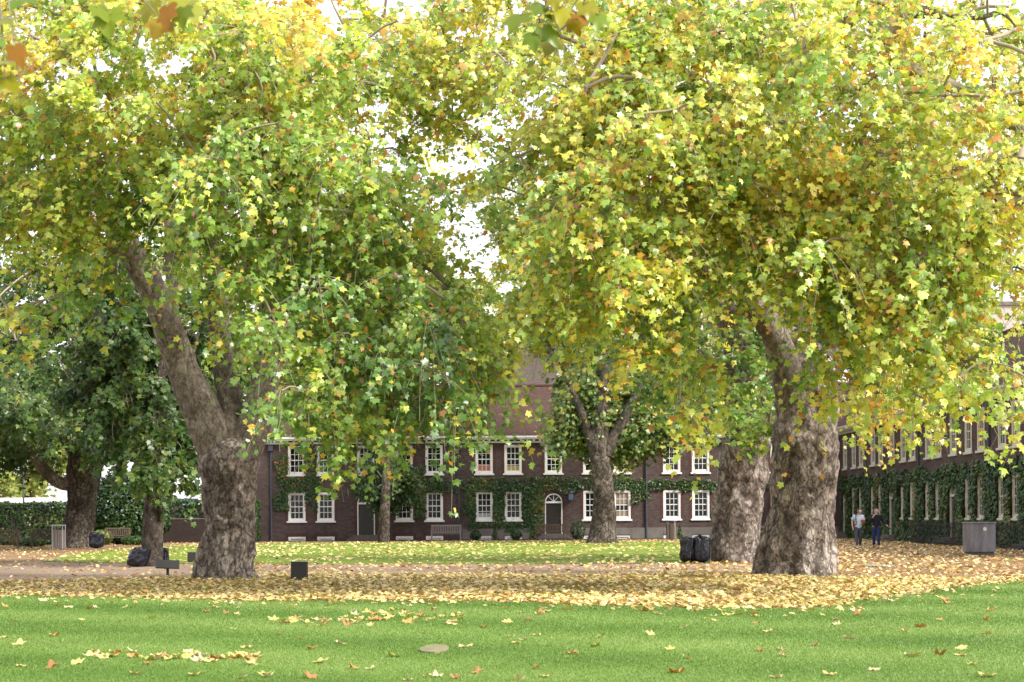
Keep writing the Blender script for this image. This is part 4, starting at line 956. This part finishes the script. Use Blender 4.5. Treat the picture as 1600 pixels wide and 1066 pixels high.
def slat_bin(px, py, label, rnd, w, h, mat, lidm, Y=None):
    b = G(px, py)
    if Y: b = Vector(((px - 800) / F * Y, Y, 0))
    t = empty('litter_bin', b, label, 'bin', 'slatted litter bins')
    mb = MB(); body = h * .80; n = 20 if rnd else 0
    if rnd:
        for k in range(n):
            a = 2 * math.pi * k / n; mb.box((math.cos(a) * w / 2, math.sin(a) * w / 2, body / 2 + .03), (.02, w * math.pi / n * .82, body - .06), Matrix.Rotation(a, 3, 'Z'))
    else:
        for s in (-1, 1):
            for k in range(4):
                x = -w / 2 + (k + .5) * w / 4; mb.b2(x - w / 9.5, x + w / 9.5, s * w / 2 - .012, s * w / 2 + .012, .04, body); mb.b2(s * w / 2 - .012, s * w / 2 + .012, x - w / 9.5, x + w / 9.5, .04, body)
    mb.build('slat_panel', mat, t, bevel=.003)
    mb = MB(); mb.tube([(0, 0, .03), (0, 0, body - .03)], w / 2 - .03, 16) if rnd else mb.b2(-w / 2 + .02, w / 2 - .02, -w / 2 + .02, w / 2 - .02, .03, body - .03)
    mb.build('liner', M['dark_metal'], t)
    for sx in (-1, 1):
        for sy in (-1, 1):
            mb = MB(); q = w / 2 * (.72 if rnd else 1.0); mb.tube([(sx * q, sy * q, 0), (sx * q, sy * q, h - .04)], .022, 8); mb.build('post', lidm, t)
    mb = MB()
    if rnd: mb.tube([(0, 0, h - .05), (0, 0, h - .02), (0, 0, h + .02)], [w / 2 + .06, w / 2 + .07, w / 2 - .05], 24)
    else: mb.b2(-w / 2 - .04, w / 2 + .04, -w / 2 - .04, w / 2 + .04, h - .04, h + .01)
    mb.build('lid', lidm, t, bevel=.01)
slat_bin(92, 858, 'square slatted litter bin with pale metal posts beside the far left plane tree', False, .52, 1.22, M['bin_wood'], M['bin_lid'])
slat_bin(1048.5, 847, 'round brown slatted litter bin with flat lid near the house wall', True, .58, 1.22, M['teak_brown'], M['bin_lid'], Y=97)

def bin_bag(px, py, w, h, label, seed, d=None, lean=0.0, slump=.08):
    b = G(px, py); t = empty('bin_bag', b, label, 'bin bag', 'black bin bags'); d = d or w
    n, m = 40, 26; V = []
    for i in range(m):
        s = i / (m - 1); z = h * s
        prof = (1 - math.exp(-s * 16)) * (1.0 - .06 * s) if s < .93 else (1.0 - .06 * s) * max(.06, 1 - ((s - .93) / .07) ** 2.2 * .94)
        for k in range(n):
            a = 2 * math.pi * k / n; sq = 1 / (abs(math.cos(a)) ** 4 + abs(math.sin(a)) ** 4) ** .25
            f = 1 + .05 * math.sin(a * 9 + seed + 1.4 * math.sin(s * 5)) + .035 * math.sin(a * 17 + seed * 2) + slump * mnoise.fractal(Vector((math.cos(a) * 1.6 + seed, math.sin(a) * 1.6, s * 2.6)), 1, 2, 4)
            V.append((math.cos(a) * sq * w / 2 * prof * f + lean * z, math.sin(a) * sq * d / 2 * prof * f, z + .16 * h * mnoise.noise(Vector((math.cos(a) * 2.4 + seed, math.sin(a) * 2.4, 5 + s * 2))) * s))
    mb = MB(); fs = [(i * n + k, i * n + (k + 1) % n, (i + 1) * n + (k + 1) % n, (i + 1) * n + k) for i in range(m - 1) for k in range(n)] + [tuple(range(n - 1, -1, -1)), tuple((m - 1) * n + k for k in range(n))]
    mb.add(V, fs); mb.build('sack', M['plastic'], t, smooth=True)
    mb = MB(); cx_ = lean * h
    for k in range(7):
        a = k * .9 + seed; mb.tube([(cx_ + .04 * math.cos(a), .04 * math.sin(a), h * .93), (cx_ + w * .22 * math.cos(a), w * .2 * math.sin(a), h * .99), (cx_ + w * .36 * math.cos(a), w * .33 * math.sin(a), h * .97 + .03 * math.sin(k * 3))], [.03, .045, .015], 6)
    mb.build('knot', M['plastic'], t, smooth=True)
bin_bag(1075, 880, .50, .80, 'crumpled black bin bag on the lawn edge, left of its pair', 1, slump=.12)
bin_bag(1096, 880, .52, .84, 'shiny full black bin bag touching the large shaded plane trunk', 2, slump=.06)
bin_bag(212, 886, .62, .60, 'blue black bin bag slumped left of the slim straight tree', 3, lean=.25, slump=.14)
bin_bag(256, 884, .30, .55, 'bin bag half hidden right of the slim straight tree', 4, slump=.14)
bin_bag(151, 857, .72, .78, 'dark blue bin bag right of the far left plane trunk', 5, slump=.1)
bin_bag(1189, 853, .5, .95, 'bin bag glimpsed in the gap between the two great right hand trunks', 6, slump=.12)

# reading board, block lights, utility box
b = G(262, 900); t = empty('sign_lectern', b, 'low dark tilted information board on a post, left of the forked plane', 'sign')
mb = MB(); mb.box((0, 0, .31), (.62, .035, .34), Matrix.Rotation(R(-52), 3, 'X') @ Matrix.Rotation(R(3), 3, 'Z')); mb.build('board', M['dark_metal'], t, bevel=.01)
mb = MB(); mb.box((0, .02, .14), (.07, .07, .28)); mb.build('post', M['dark_metal'], t, bevel=.005); t.rotation_euler[2] = R(10)
def block(px, py, w, h, label, tagm=False, rz=0):
    b = G(px, py); t = empty('bollard_block', b, label, 'block', 'dark metal blocks', rz)
    mb = MB(); mb.b2(-w / 2, w / 2, -.16, .16, 0, h); mb.build('casing', M['dark_metal'], t, bevel=.008)
    mb = MB(); mb.b2(-w / 2 - .008, w / 2 + .008, -.168, .168, h + .002, h + .02); mb.build('lid', M['lead'], t, bevel=.004)
    if tagm: mb = MB(); mb.b2(w * .22, w * .4, -.168, -.162, h * .55, h * .92); mb.build('notice', M['white'], t)
block(468, 906, .385, .43, 'dark grey square block standing alone in the leaves right of the forked plane')
block(304, 879, .44, .34, 'dark block with small white notice, half behind the forked plane', True)
b = G(1530, 868.5); t = empty('utility_box', b, 'large weathered grey metal box with sloping lid beside the ivy covered wing', 'cabinet', rz=R(9))
mb = MB(); mb.b2(-.47, .47, -.36, .36, .14, 1.16)
mb.build('casing', M['galv'], t, bevel=.012)
mb = MB(); mb.b2(-.50, .50, -.39, .39, 1.163, 1.22); mb.build('lid', M['galv'], t, bevel=.012)
mb = MB(); mb.b2(-.42, .42, -.31, .31, 0, .137); mb.build('base', M['step'], t, bevel=.01)
mb = MB(); mb.tube([(.05, -.363, .97), (.05, -.372, .97)], .07, 16); mb.build('badge', M['white'], t)
# slab and patch
def slab(px, py, w, d, label, mat):
    b = G(px, py); n = 22; mb = MB(); vs = []
    for z in (.014, .034):
        for k in range(n): a = 2 * math.pi * k / n; r_ = 1 + .12 * mnoise.noise(Vector((math.cos(a), math.sin(a), px))); vs.append((math.cos(a) * w / 2 * r_, math.sin(a) * d / 2 * r_, z))
    mb.add(vs, [tuple(range(n - 1, -1, -1)), tuple(n + k for k in range(n))] + [(k, (k + 1) % n, n + (k + 1) % n, n + k) for k in range(n)])
    o = mb.build('stone_slab', mat); o.location = (b.x, b.y, 0); tag(o, label, 'slab'); return o
slab(679, 1017, .33, 1.1, 'pale worn slab set flush in the front lawn', simple('worn_slab', (.21, .19, .11), .9, .1, .3, 9, bump=.5))
slab(1372, 885, .9, 1.9, 'flat grey cover slab in the leafy path right of the pale trunk', simple('grey_slab', (.26, .25, .24), .8, .2, .2, 6, bump=.3))

# topiary and shrubs
def shrub(name, px, Y, rr, label, cat, mat, n, size, seed, shape='ball', group=None, z0=0, kind='far', tone=(.4, .25)):
    b = Vector(((px - 800) / F * Y, Y, 0)); t = empty(name, b, label, cat, group); g = np.random.default_rng(seed)
    d = unit(g.normal(size=(n, 3))); rad = .80 + .2 * g.random(n) + .12 * np.array([mnoise.noise(Vector(q * 2.2) + Vector((seed, 0, 0))) for q in d])
    if shape == 'cone':
        s = g.random(n) ** .7; a = g.uniform(0, 6.283, n); r_ = (1 - s) * (.9 + .2 * g.random(n)); p = np.stack([np.cos(a) * r_ * rr[0], np.sin(a) * r_ * rr[1], s * rr[2] * 2], axis=1) ; d = unit(np.stack([np.cos(a), np.sin(a), np.full(n, .35)], axis=1))
    elif shape == 'box':
        p = g.uniform(-1, 1, (n, 3)); ax = g.choice(3, n, p=[.12, .44, .44]); sg = np.where(g.random(n) < .5, -1, 1); p[np.arange(n), ax] = sg; d = np.zeros((n, 3)); d[np.arange(n), ax] = sg
        bp = np.array([mnoise.fractal(Vector((q[0] * rr[0] * .9, q[1] * 2, q[2] * rr[2] * .9)), 1, 2, 3) for q in p]); p = p * np.array(rr) + d * (bp[:, None] * .22 - .1 * g.random(n)[:, None]) + np.array([0, 0, rr[2]])
    else: p = d * rad[:, None] * np.array(rr) + np.array([0, 0, rr[2]])
    p[:, 2] = np.abs(p[:, 2]) + z0
    cn = np.array([mnoise.noise(Vector(q * 1.1) + Vector((0, seed, 0))) for q in p])
    leaves('foliage', p, d + g.normal(size=(n, 3)) * .5 + np.array([0, -.1, .3]), g.normal(size=(n, 3)) + np.array([0, 0, -.3]), size * np.clip(g.normal(1, .25, n), .5, 1.6), np.clip(tone[0] + .5 * cn + tone[1] * g.normal(size=n), 0, 1), np.clip(g.normal(1, .2, n), .5, 1.5), mat, t, kind, g.uniform(.3, 1.5, n))
    mb = MB()
    if shape == 'box': mb.b2(-rr[0] + .2, rr[0] - .2, -rr[1] + .2, rr[1] - .2, 0, rr[2] * 2 - .25)
    else: mb.tube([(0, 0, 0), (0, 0, rr[2])], [min(.2, rr[0] * .5), min(.08, rr[0] * .3)], 8)
    mb.build('stem', M['bark_dark'], t)
    return t
for i, (px, r_, lab) in enumerate(((743, .36, 'clipped round box bush at the plinth, left of the pair by the middle windows'), (806, .38, 'clipped round box bush at the plinth, right of the pair by the middle windows'), (903, .52, 'rounded dark bush right of the brown door steps'))):
    shrub('topiary_ball', px, 102.0, (r_, r_, r_ * (.9 if i < 2 else 1.2)), lab, 'topiary', M['dark_leaf'], 900, .07, 40 + i, group='clipped bushes at the foot of the wall')
for i, (px, lab) in enumerate(((773, 'small dark cone bush between the two round bushes'), (831, 'small dark cone bush left of the brown door steps'), (1062, 'small dark cone bush right of the round litter bin'))):
    shrub('topiary_cone', px, 102.3, (.24, .24, .42), lab, 'topiary', M['dark_leaf'], 600, .07, 45 + i, 'cone', 'clipped cone bushes at the foot of the wall')
shrub('clipped_hedge', 15, 94.5, (4.6, .9, 1.22), 'tall clipped dark hedge behind the benches, far left', 'hedge', M['dark_leaf'], 16000, .12, 50, 'box', tone=(.35, .25))
shrub('clipped_hedge', -420, 94.5, (11.2, .9, 1.22), 'long clipped hedge continuing left outside the view', 'hedge', M['dark_leaf'], 14000, .15, 55, 'box', tone=(.35, .25))
shrub('clipped_hedge', 300, 101.5, (4.2, .7, 1.32), 'dark hedge behind the low garden wall, left of the forked plane', 'hedge', M['dark_leaf'], 9000, .12, 51, 'box', tone=(.25, .2))
shrub('laurel_bush', 190, 95, (2.1, 1.4, 2.2), 'big dark evergreen bush right of the far left plane', 'bush', M['dark_leaf'], 9000, .16, 52, tone=(.15, .2))
shrub('laurel_bush', 225, 97, (1.6, 1.2, 1.5), 'dark bush seen on both sides of the slim straight trunk', 'bush', M['dark_leaf'], 5000, .16, 53, tone=(.2, .2))
shrub('border_shrub', 160, 92.5, (.6, .5, .45), 'low bright green shrub behind the dark blue bin bag', 'bush', M['far_leaf'], 900, .1, 54, tone=(.2, .2))
for i, (px, Y, lab) in enumerate(((35, 90, 'low leafy border plant between the two left benches'), (52, 88.8, 'grey green border plant in front of the left bench'), (100, 90.5, 'low dark border plant behind the slatted bin'), (208, 91, 'low border plant right of the dark bench'))):
    shrub('border_plant', px, Y, (.7, .4, .28), lab, 'plant', M['ivy_leaf'], 700, .11, 60 + i, group='low plants in the left border', tone=(.55, .25))
# low garden wall
t = empty('garden_wall', ((320 - 800) / F * 99.5, 99.5, 0), 'low shaded brick garden wall with stone coping, left of the forked plane', 'wall')
mb = MB(); mb.b2(-3.4, 3.2, -.15, .15, -.1, 1.45); mb.build('brickwork', M['shaded_garden_brick'], t)
mb = MB(); mb.b2(-3.0, -2.1, -.22, .22, 1.453, 1.55); mb.b2(-2.0, 3.2, -.18, .18, 1.453, 1.50); mb.build('coping', M['stone'], t, bevel=.01)
# railings along the wing
RX = XC - 1.15
for i, (y0, y1, lab) in enumerate(((60.0, 70.0, 'black iron railings before the wing, right of the grey box'), (72.5, 82.0, 'black iron railings before the wing, behind the grey box and the walkers'))):
    t = empty('iron_railing', (RX + .011 * (104 - y0), y0, 0), lab, 'railing', 'railings along the right hand wing', 0)
    mb = MB(); n = int((y1 - y0) / .13)
    for k in range(n): y = k * .13; mb.tube([(0, y, 0), (0, y, 1.10), (0, y, 1.17)], [.010, .010, .001], 5)
    mb.build('railing_bars', M['iron'], t)
    for z in (.15, 1.0): mb = MB(); mb.b2(-.02, .02, -.05, y1 - y0, z, z + .03); mb.build('rail', M['iron'], t)

# background left: street lamp, truck, pale buildings
b = Vector(((37 - 800) / F * 108, 108, 0)); t = empty('street_lamp', b, 'thin dark lamp post beyond the far left hedge', 'street lamp')
mb = MB(); mb.tube([(0, 0, 0), (0, 0, .8), (0, 0, 6.2)], [.11, .07, .05], 10); mb.build('post', M['iron'], t, smooth=True)
mb = MB(); mb.b2(-.06, .9, -.04, .04, 6.205, 6.28); mb.build('arm', M['iron'], t)
mb = MB(); mb.b2(.5, 1.1, -.14, .14, 6.10, 6.203); mb.build('lamp_head', M['dark_metal'], t, bevel=.02)
def truck(px, Y, w, h, label, stripe):
    b = Vector(((px - 800) / F * Y, Y, 0)); t = empty('parked_truck', b, label, 'truck', None)
    wh = M['white']
    mb = MB(); mb.b2(-w / 2, w / 2 - 1.9, -1.05, 1.05, .75, h); mb.build('cargo_box', wh, t, bevel=.03)
    mb = MB(); mb.b2(w / 2 - 1.8, w / 2, -1.0, 1.0, .6, 2.3); mb.build('cab', wh, t, bevel=.15)
    mb = MB(); mb.b2(w / 2 - 1.2, w / 2 - .3, -1.006, -1.001, 1.4, 2.05); mb.build('side_window', M['glass'], t)
    mb = MB(); mb.b2(-w / 2 + .02, w / 2 - 1.92, -1.06, -1.052, h - .75, h - .35); mb.build('stripe', stripe, t)
    for x in (-w / 2 + 1.0, w / 2 - .9):
        for s in (-1, 1):
            mb = MB(); mb.tube([(x, s * 1.02, .42), (x, s * .78, .42)], .42, 20); wl = mb.build('wheel', M['iron'], t)
truck(55, 112, 6.5, 3.0, 'white box truck parked beyond the far left hedge', simple('dark_stripe', (.08, .09, .16), .5))
truck(296, 118, 5.6, 3.3, 'white truck with blue band glimpsed past the slim straight trunk', simple('blue_stripe', (.06, .12, .5), .5))
def far_block(px, Y, w, h, d, label, mat, cols, rows):
    b = Vector(((px - 800) / F * Y, Y, 0)); t = empty('distant_building', b, label, 'building')
    mb = MB(); ops = []
    for i in range(cols):
        for j in range(rows):
            x = -w / 2 + (i + .5) * w / cols; z = 1.0 + j * 3.1; ops.append((x - .6, x + .6, z, z + 1.6))
    wall_with_openings(mb, -w / 2, w / 2, 0, h, ops); mb.add([(-w / 2, 0, 0), (-w / 2, d, 0), (-w / 2, d, h), (-w / 2, 0, h)], [(0, 1, 2, 3)]); mb.add([(w / 2, 0, 0), (w / 2, d, 0), (w / 2, d, h), (w / 2, 0, h)], [(0, 1, 2, 3)]); mb.add([(-w / 2, d, 0), (w / 2, d, 0), (w / 2, d, h), (-w / 2, d, h)], [(0, 1, 2, 3)])
    mb.build('wall', mat, t)
    mb = MB(); mb.b2(-w / 2 - .2, w / 2 + .2, -.2, d + .2, h + .002, h + .35); mb.build('roof', M['stone'], t)
    for (a, c, e, f) in ops:
        mb = MB(); mb.b2(a, c, .08, .13, e, f); mb.build('window', M['glass'], t)
far_block(-30, 175, 9, 5.6, 8, 'pale low house beyond the truck at the far left edge', M['pale_brick'], 3, 1)
far_block(1560, 150, 16, 21, 10, 'tall pale brick block rising behind the roof of the right hand wing', M['pale_brick'], 5, 6)

# ------------------------------------------------------------------ people
skin_m = simple('skin', (.50, .30, .23), .5, .4, .06); 
def skin_mesh(name, chains, mat, parent, sub=2, root_i=0):
    """chains: list of lists of (co, radius); equal coordinates are welded"""
    key = {}; vs = []; rad = []; ed = []
    for ch in chains:
        prev = None
        for co, r_ in ch:
            k = tuple(round(c, 4) for c in co)
            if k not in key: key[k] = len(vs); vs.append(co); rad.append(r_)
            i = key[k]
            if prev is not None and prev != i and (prev, i) not in ed and (i, prev) not in ed: ed.append((prev, i))
            prev = i
    me = bpy.data.meshes.new(name); me.from_pydata(vs, ed, []); o = link(bpy.data.objects.new(name, me), parent)
    m = o.modifiers.new('skin', 'SKIN'); m.use_smooth_shade = True
    me.skin_vertices[0] if me.skin_vertices else None
    for i, r_ in enumerate(rad):
        rr = r_ if hasattr(r_, '__len__') else (r_, r_); me.skin_vertices[0].data[i].radius = rr
    me.skin_vertices[0].data[root_i].use_root = True
    s = o.modifiers.new('sub', 'SUBSURF'); s.levels = sub; s.render_levels = sub
    me.materials.append(mat); return o
def hand(wr, d, side, up):
    """five finger chains from the wrist: returns chains"""
    wr = Vector(wr); d = Vector(d).normalized(); side = Vector(side).normalized(); n = d.cross(side).normalized()
    palm = wr + d * .05; ch = [[(tuple(wr), .026), (tuple(palm), (.034, .022))]]
    for k, (o_, L) in enumerate(((-.030, .070), (-.010, .082), (.011, .076), (.030, .060))):
        a = palm + side * o_ + d * .03; ch.append([(tuple(palm), (.034, .022)), (tuple(a), .011), (tuple(a + d * L * .5 + n * .006), .009), (tuple(a + d * L * .8 + n * .03), .008)])
    b_ = wr + d * .03 - side * .035; ch.append([(tuple(palm), (.034, .022)), (tuple(b_), .012), (tuple(b_ - side * .02 + d * .035 + n * .012), .010)])
    return ch
def person(loc, rz, label, pose):
    t = empty('person', loc, label, 'person', 'couple walking on the leafy path', rz)
    J = pose['J']
    body = [[(J['pel'], (.15, .11)), (J['waist'], (.14, .10)), (J['chest'], (.165, .115)), (J['neckb'], (.075, .07)), (J['neck'], (.056, .056)), (J['chin'], (.066, .075)), (J['head'], (.080, .095)), (J['crown'], (.060, .072))]]
    for s in 'LR':
        body.append([(J['chest'], (.165, .115)), (J['sh' + s], .062), (J['el' + s], .043), (J['wr' + s], .028)])
        body.append([(J['pel'], (.15, .11)), (J['hip' + s], .095), (J['kn' + s], .060), (J['an' + s], .042)])
        body += hand(J['wr' + s], Vector(J['wr' + s]) - Vector(J['el' + s]), pose.get('side' + s, (0, 1, 0)), None)
    skin_mesh('body', body, skin_m, t)
    # clothes
    up = lambda p, dz: (p[0], p[1], p[2] + dz)
    top = [[(up(J['pel'], -.10), (.165, .125)), (up(J['pel'], .02), (.178, .135)), (J['waist'], (.168, .13)), (J['chest'], (.185, .135)), (up(J['neckb'], -.02), (.10, .09))]]
    for s in 'LR':
        sh, el, wr = Vector(J['sh' + s]), Vector(J['el' + s]), Vector(J['wr' + s])
        c = [(J['chest'], (.185, .135)), (tuple(sh), .080)]
        if pose['sleeve'] == 'short': c += [(tuple(sh.lerp(el, .75)), .068)]
        else: c += [(tuple(el), .058), (tuple(el.lerp(wr, .9)), .042)]
        top.append(c)
    skin_mesh('top', top, pose['top'], t)
    tr = []
    for s in 'LR':
        kn, an = Vector(J['kn' + s]), Vector(J['an' + s])
        tr.append([(up(J['pel'], .08), (.160, .122)), (up(J['pel'], -.02), (.166, .128)), (J['hip' + s], .112), (tuple(kn), .078), (tuple(kn.lerp(an, .92)), .066)])
    skin_mesh('trousers', tr, pose['trousers'], t)
    for s in 'LR':
        an = Vector(J['an' + s]); skin_mesh('shoe', [[((an.x, an.y + .05, an.z - .035), (.045, .04)), ((an.x, an.y - .06, an.z - .045), (.048, .035)), ((an.x, an.y - .17, an.z - .055), (.042, .025))]], pose['shoe'], t)
    h = Vector(J['head']); fd = Vector(pose['face']).normalized(); cw = Vector(J['crown']); ax = (cw - h).normalized(); sd = fd.cross(ax).normalized()
    hc = [[(tuple(h - fd * .035 + ax * .0), (.085, .085)), (tuple(h - fd * .02 + ax * .05), (.088, .094)), (tuple(h + fd * .015 + ax * .085), (.075, .07))], [(tuple(h - fd * .035), (.085, .085)), (tuple(h - fd * .055 - ax * .06), (.06, .05))]]
    skin_mesh('hair', hc, pose['hair'], t)
    mb = MB(); c = h + fd * .095; mb.tube([tuple(c + ax * .01), tuple(c + fd * .022 - ax * .03)], [.008, .014], 8); mb.build('nose', skin_m, t, smooth=True)
    dk = M['iron']
    for s in (-1, 1):
        e_ = h + fd * .088 + sd * .033 * s + ax * .012; mb = MB(); mb.box(tuple(e_), (.022, .012, .012)); mb.build('eye', dk, t, bevel=.004)
        e_ = h + sd * .088 * s - ax * .01; mb = MB(); mb.tube([tuple(e_ - ax * .025), tuple(e_ + sd * s * .012), tuple(e_ + ax * .028)], [.010, .018, .010], 8); mb.build('ear', skin_m, t, smooth=True)
    mb = MB(); mb.box(tuple(h + fd * .09 - ax * .055), (.05, .012, .01)); mb.build('mouth', simple('lips', (.36, .14, .12), .5), t, bevel=.003)
    return t
# local frame: facing -y (toward camera)
JA = dict(pel=(0, 0, .95), waist=(.0, -.01, 1.12), chest=(.01, -.03, 1.34), neckb=(.02, -.06, 1.50), neck=(.025, -.09, 1.55), chin=(.03, -.13, 1.60), head=(.035, -.13, 1.66), crown=(.035, -.10, 1.735),
          shR=(-.19, -.02, 1.44), elR=(-.27, .02, 1.17), wrR=(-.26, -.05, .93), shL=(.20, -.04, 1.43), elL=(.27, -.06, 1.16), wrL=(.16, -.28, 1.20),
          hipR=(-.10, 0, .86), knR=(-.09, -.06, .50), anR=(-.08, -.12, .085), hipL=(.10, 0, .86), knL=(.11, .0, .48), anL=(.12, .16, .11))
pA = dict(J=JA, sleeve='short', top=simple('pale_blue_shirt', (.50, .56, .68), .85, .2), trousers=simple('grey_trousers', (.075, .075, .10), .9, .1), shoe=simple('white_shoes', (.62, .62, .6), .6), hair=simple('brown_hair', (.10, .07, .045), .7), face=(.05, -.8, -.55), sideR=(0, 1, 0), sideL=(0, .2, 1))
pa = G(1341, 857.0); tA = person((pa.x, pa.y, 0), R(4), 'person in pale blue short sleeved shirt and grey trousers, head bowed, with shoulder bag', pA)
mb = MB(); mb.tube([(-.14, -.165, 1.50), (-.155, -.19, 1.30), (-.13, -.16, 1.10), (-.16, .02, 1.0)], [.022] * 4, 6); mb.tube([(-.14, -.165, 1.50), (-.14, -.05, 1.545), (-.12, .12, 1.45)], [.022] * 3, 6); so = mb.build('bag_strap', M['iron'], tA, smooth=True)
# the bag and the paper are held things
bg = empty('shoulder_bag', (pa.x - .02, pa.y + .2, 1.0), 'dark rucksack on the back of the person in pale blue', 'bag')
mb = MB(); mb.box((0, .06, .17), (.34, .18, .44)); mb.build('bag_body', simple('dark_bag', (.05, .02, .035), .8), bg, bevel=.06)
mb = MB(); mb.box((0, .165, .10), (.24, .04, .2)); mb.build('pocket', simple('bag_pocket', (.06, .025, .04), .8), bg, bevel=.02)
lf = empty('leaflet', (pa.x + .13, pa.y - .40, 1.22), 'red and white leaflet held by the person in pale blue', 'leaflet')
mb = MB(); mb.box((0, 0, 0), (.20, .006, .15), Matrix.Rotation(R(40), 3, 'X')); mb.build('page', simple('red_paper', (.6, .16, .15), .7), lf)
JB = dict(pel=(0, 0, .95), waist=(.0, -.01, 1.12), chest=(.0, -.02, 1.35), neckb=(.0, -.03, 1.51), neck=(.01, -.045, 1.56), chin=(.025, -.075, 1.61), head=(.03, -.07, 1.67), crown=(.025, -.05, 1.745),
          shR=(-.20, -.02, 1.44), elR=(-.26, -.10, 1.20), wrR=(-.17, -.20, 1.38), shL=(.20, -.02, 1.43), elL=(.30, -.03, 1.17), wrL=(.44, -.16, 1.02),
          hipR=(-.10, 0, .86), knR=(-.09, .04, .48), anR=(-.07, .18, .12), hipL=(.10, 0, .86), knL=(.10, -.07, .50), anL=(.10, -.10, .085))
pB = dict(J=JB, sleeve='long', top=simple('black_jumper', (.022, .023, .034), .9, .1), trousers=simple('blue_jeans', (.03, .045, .11), .9, .1), shoe=simple('dark_shoes', (.05, .045, .04), .6), hair=simple('grey_hair', (.30, .27, .24), .7), face=(.45, -.85, -.1), sideR=(1, 0, 0), sideL=(0, 1, 0))
pb = G(1369, 857.0); tB = person((pb.x, pb.y, 0), R(-3), 'grey haired person in black jumper and blue jeans with one arm held out', pB)
ph = empty('walking_umbrella', (pb.x + .44, pb.y - .18, .96), 'thin folded umbrella held out by the person in black', 'umbrella')
mb = MB(); mb.tube([(-.03, .02, .03), (.10, -.06, -.06), (.34, -.16, -.22)], [.018, .022, .006], 8); mb.build('canopy', M['iron'], ph, smooth=True)
mb = MB(); mb.tube([(-.03, .02, .03), (-.08, .05, .07)], [.010, .012], 8); mb.build('handle', M['teak_brown'], ph, smooth=True)

# ------------------------------------------------------------------ light, sky, camera
w = bpy.data.worlds.new('World'); sc.world = w; w.use_nodes = True; nt = w.node_tree; nt.nodes.clear()
sky = nt.nodes.new('ShaderNodeTexSky'); sky.sky_type = 'NISHITA'; sky.sun_disc = False; sky.sun_elevation = SUN_EL; sky.sun_rotation = SUN_AZ; sky.air_density = 1.0; sky.dust_density = 2.0; sky.ozone_density = 1.0
hs = nt.nodes.new('ShaderNodeHueSaturation'); hs.inputs['Saturation'].default_value = .22; hs.inputs['Value'].default_value = 1.0
bgn = nt.nodes.new('ShaderNodeBackground'); bgn.inputs[1].default_value = .15; wo = nt.nodes.new('ShaderNodeOutputWorld')
mxc = nt.nodes.new('ShaderNodeMix'); mxc.data_type = 'RGBA'; mxc.inputs[0].default_value = .62; mxc.inputs[7].default_value = (5.0, 5.0, 5.25, 1)
nt.links.new(sky.outputs[0], hs.inputs['Color']); nt.links.new(hs.outputs[0], mxc.inputs[6]); nt.links.new(mxc.outputs[2], bgn.inputs[0]); nt.links.new(bgn.outputs[0], wo.inputs[0])
ld = bpy.data.lights.new('sun', 'SUN'); ld.energy = 2.9; ld.angle = R(16); ld.color = (1, .96, .88); lo = link(bpy.data.objects.new('sun', ld))
sd = Vector((math.sin(SUN_AZ) * math.cos(SUN_EL), math.cos(SUN_AZ) * math.cos(SUN_EL), math.sin(SUN_EL))); lo.rotation_euler = sd.to_track_quat('Z', 'Y').to_euler(); lo.location = (20, -20, 40)
cd = bpy.data.cameras.new('camera'); cam = link(bpy.data.objects.new('camera', cd)); cd.sensor_width = 36; cd.lens = F / 1600 * 36; cd.shift_y = (HOR - 533) / 1600; cd.clip_end = 3000; cd.clip_start = .1
cd.dof.use_dof = True; cd.dof.focus_distance = 42; cd.dof.aperture_fstop = 4.0
cam.matrix_world = Matrix(((cr, sr, 0, 0), (0, 0, -1, 0), (-sr, cr, 0, CAMH), (0, 0, 0, 1)))
sc.camera = cam
sc.view_settings.view_transform = 'Standard'; sc.view_settings.look = 'None'; sc.view_settings.exposure = 1.33; sc.view_settings.gamma = 1
sc.cycles.max_bounces = 6; sc.cycles.diffuse_bounces = 4; sc.cycles.glossy_bounces = 2; sc.cycles.transmission_bounces = 4
print('done', time.time() - T0, 'objects', len(sc.objects), 'tris', sum(len(m.polygons) for m in bpy.data.meshes))
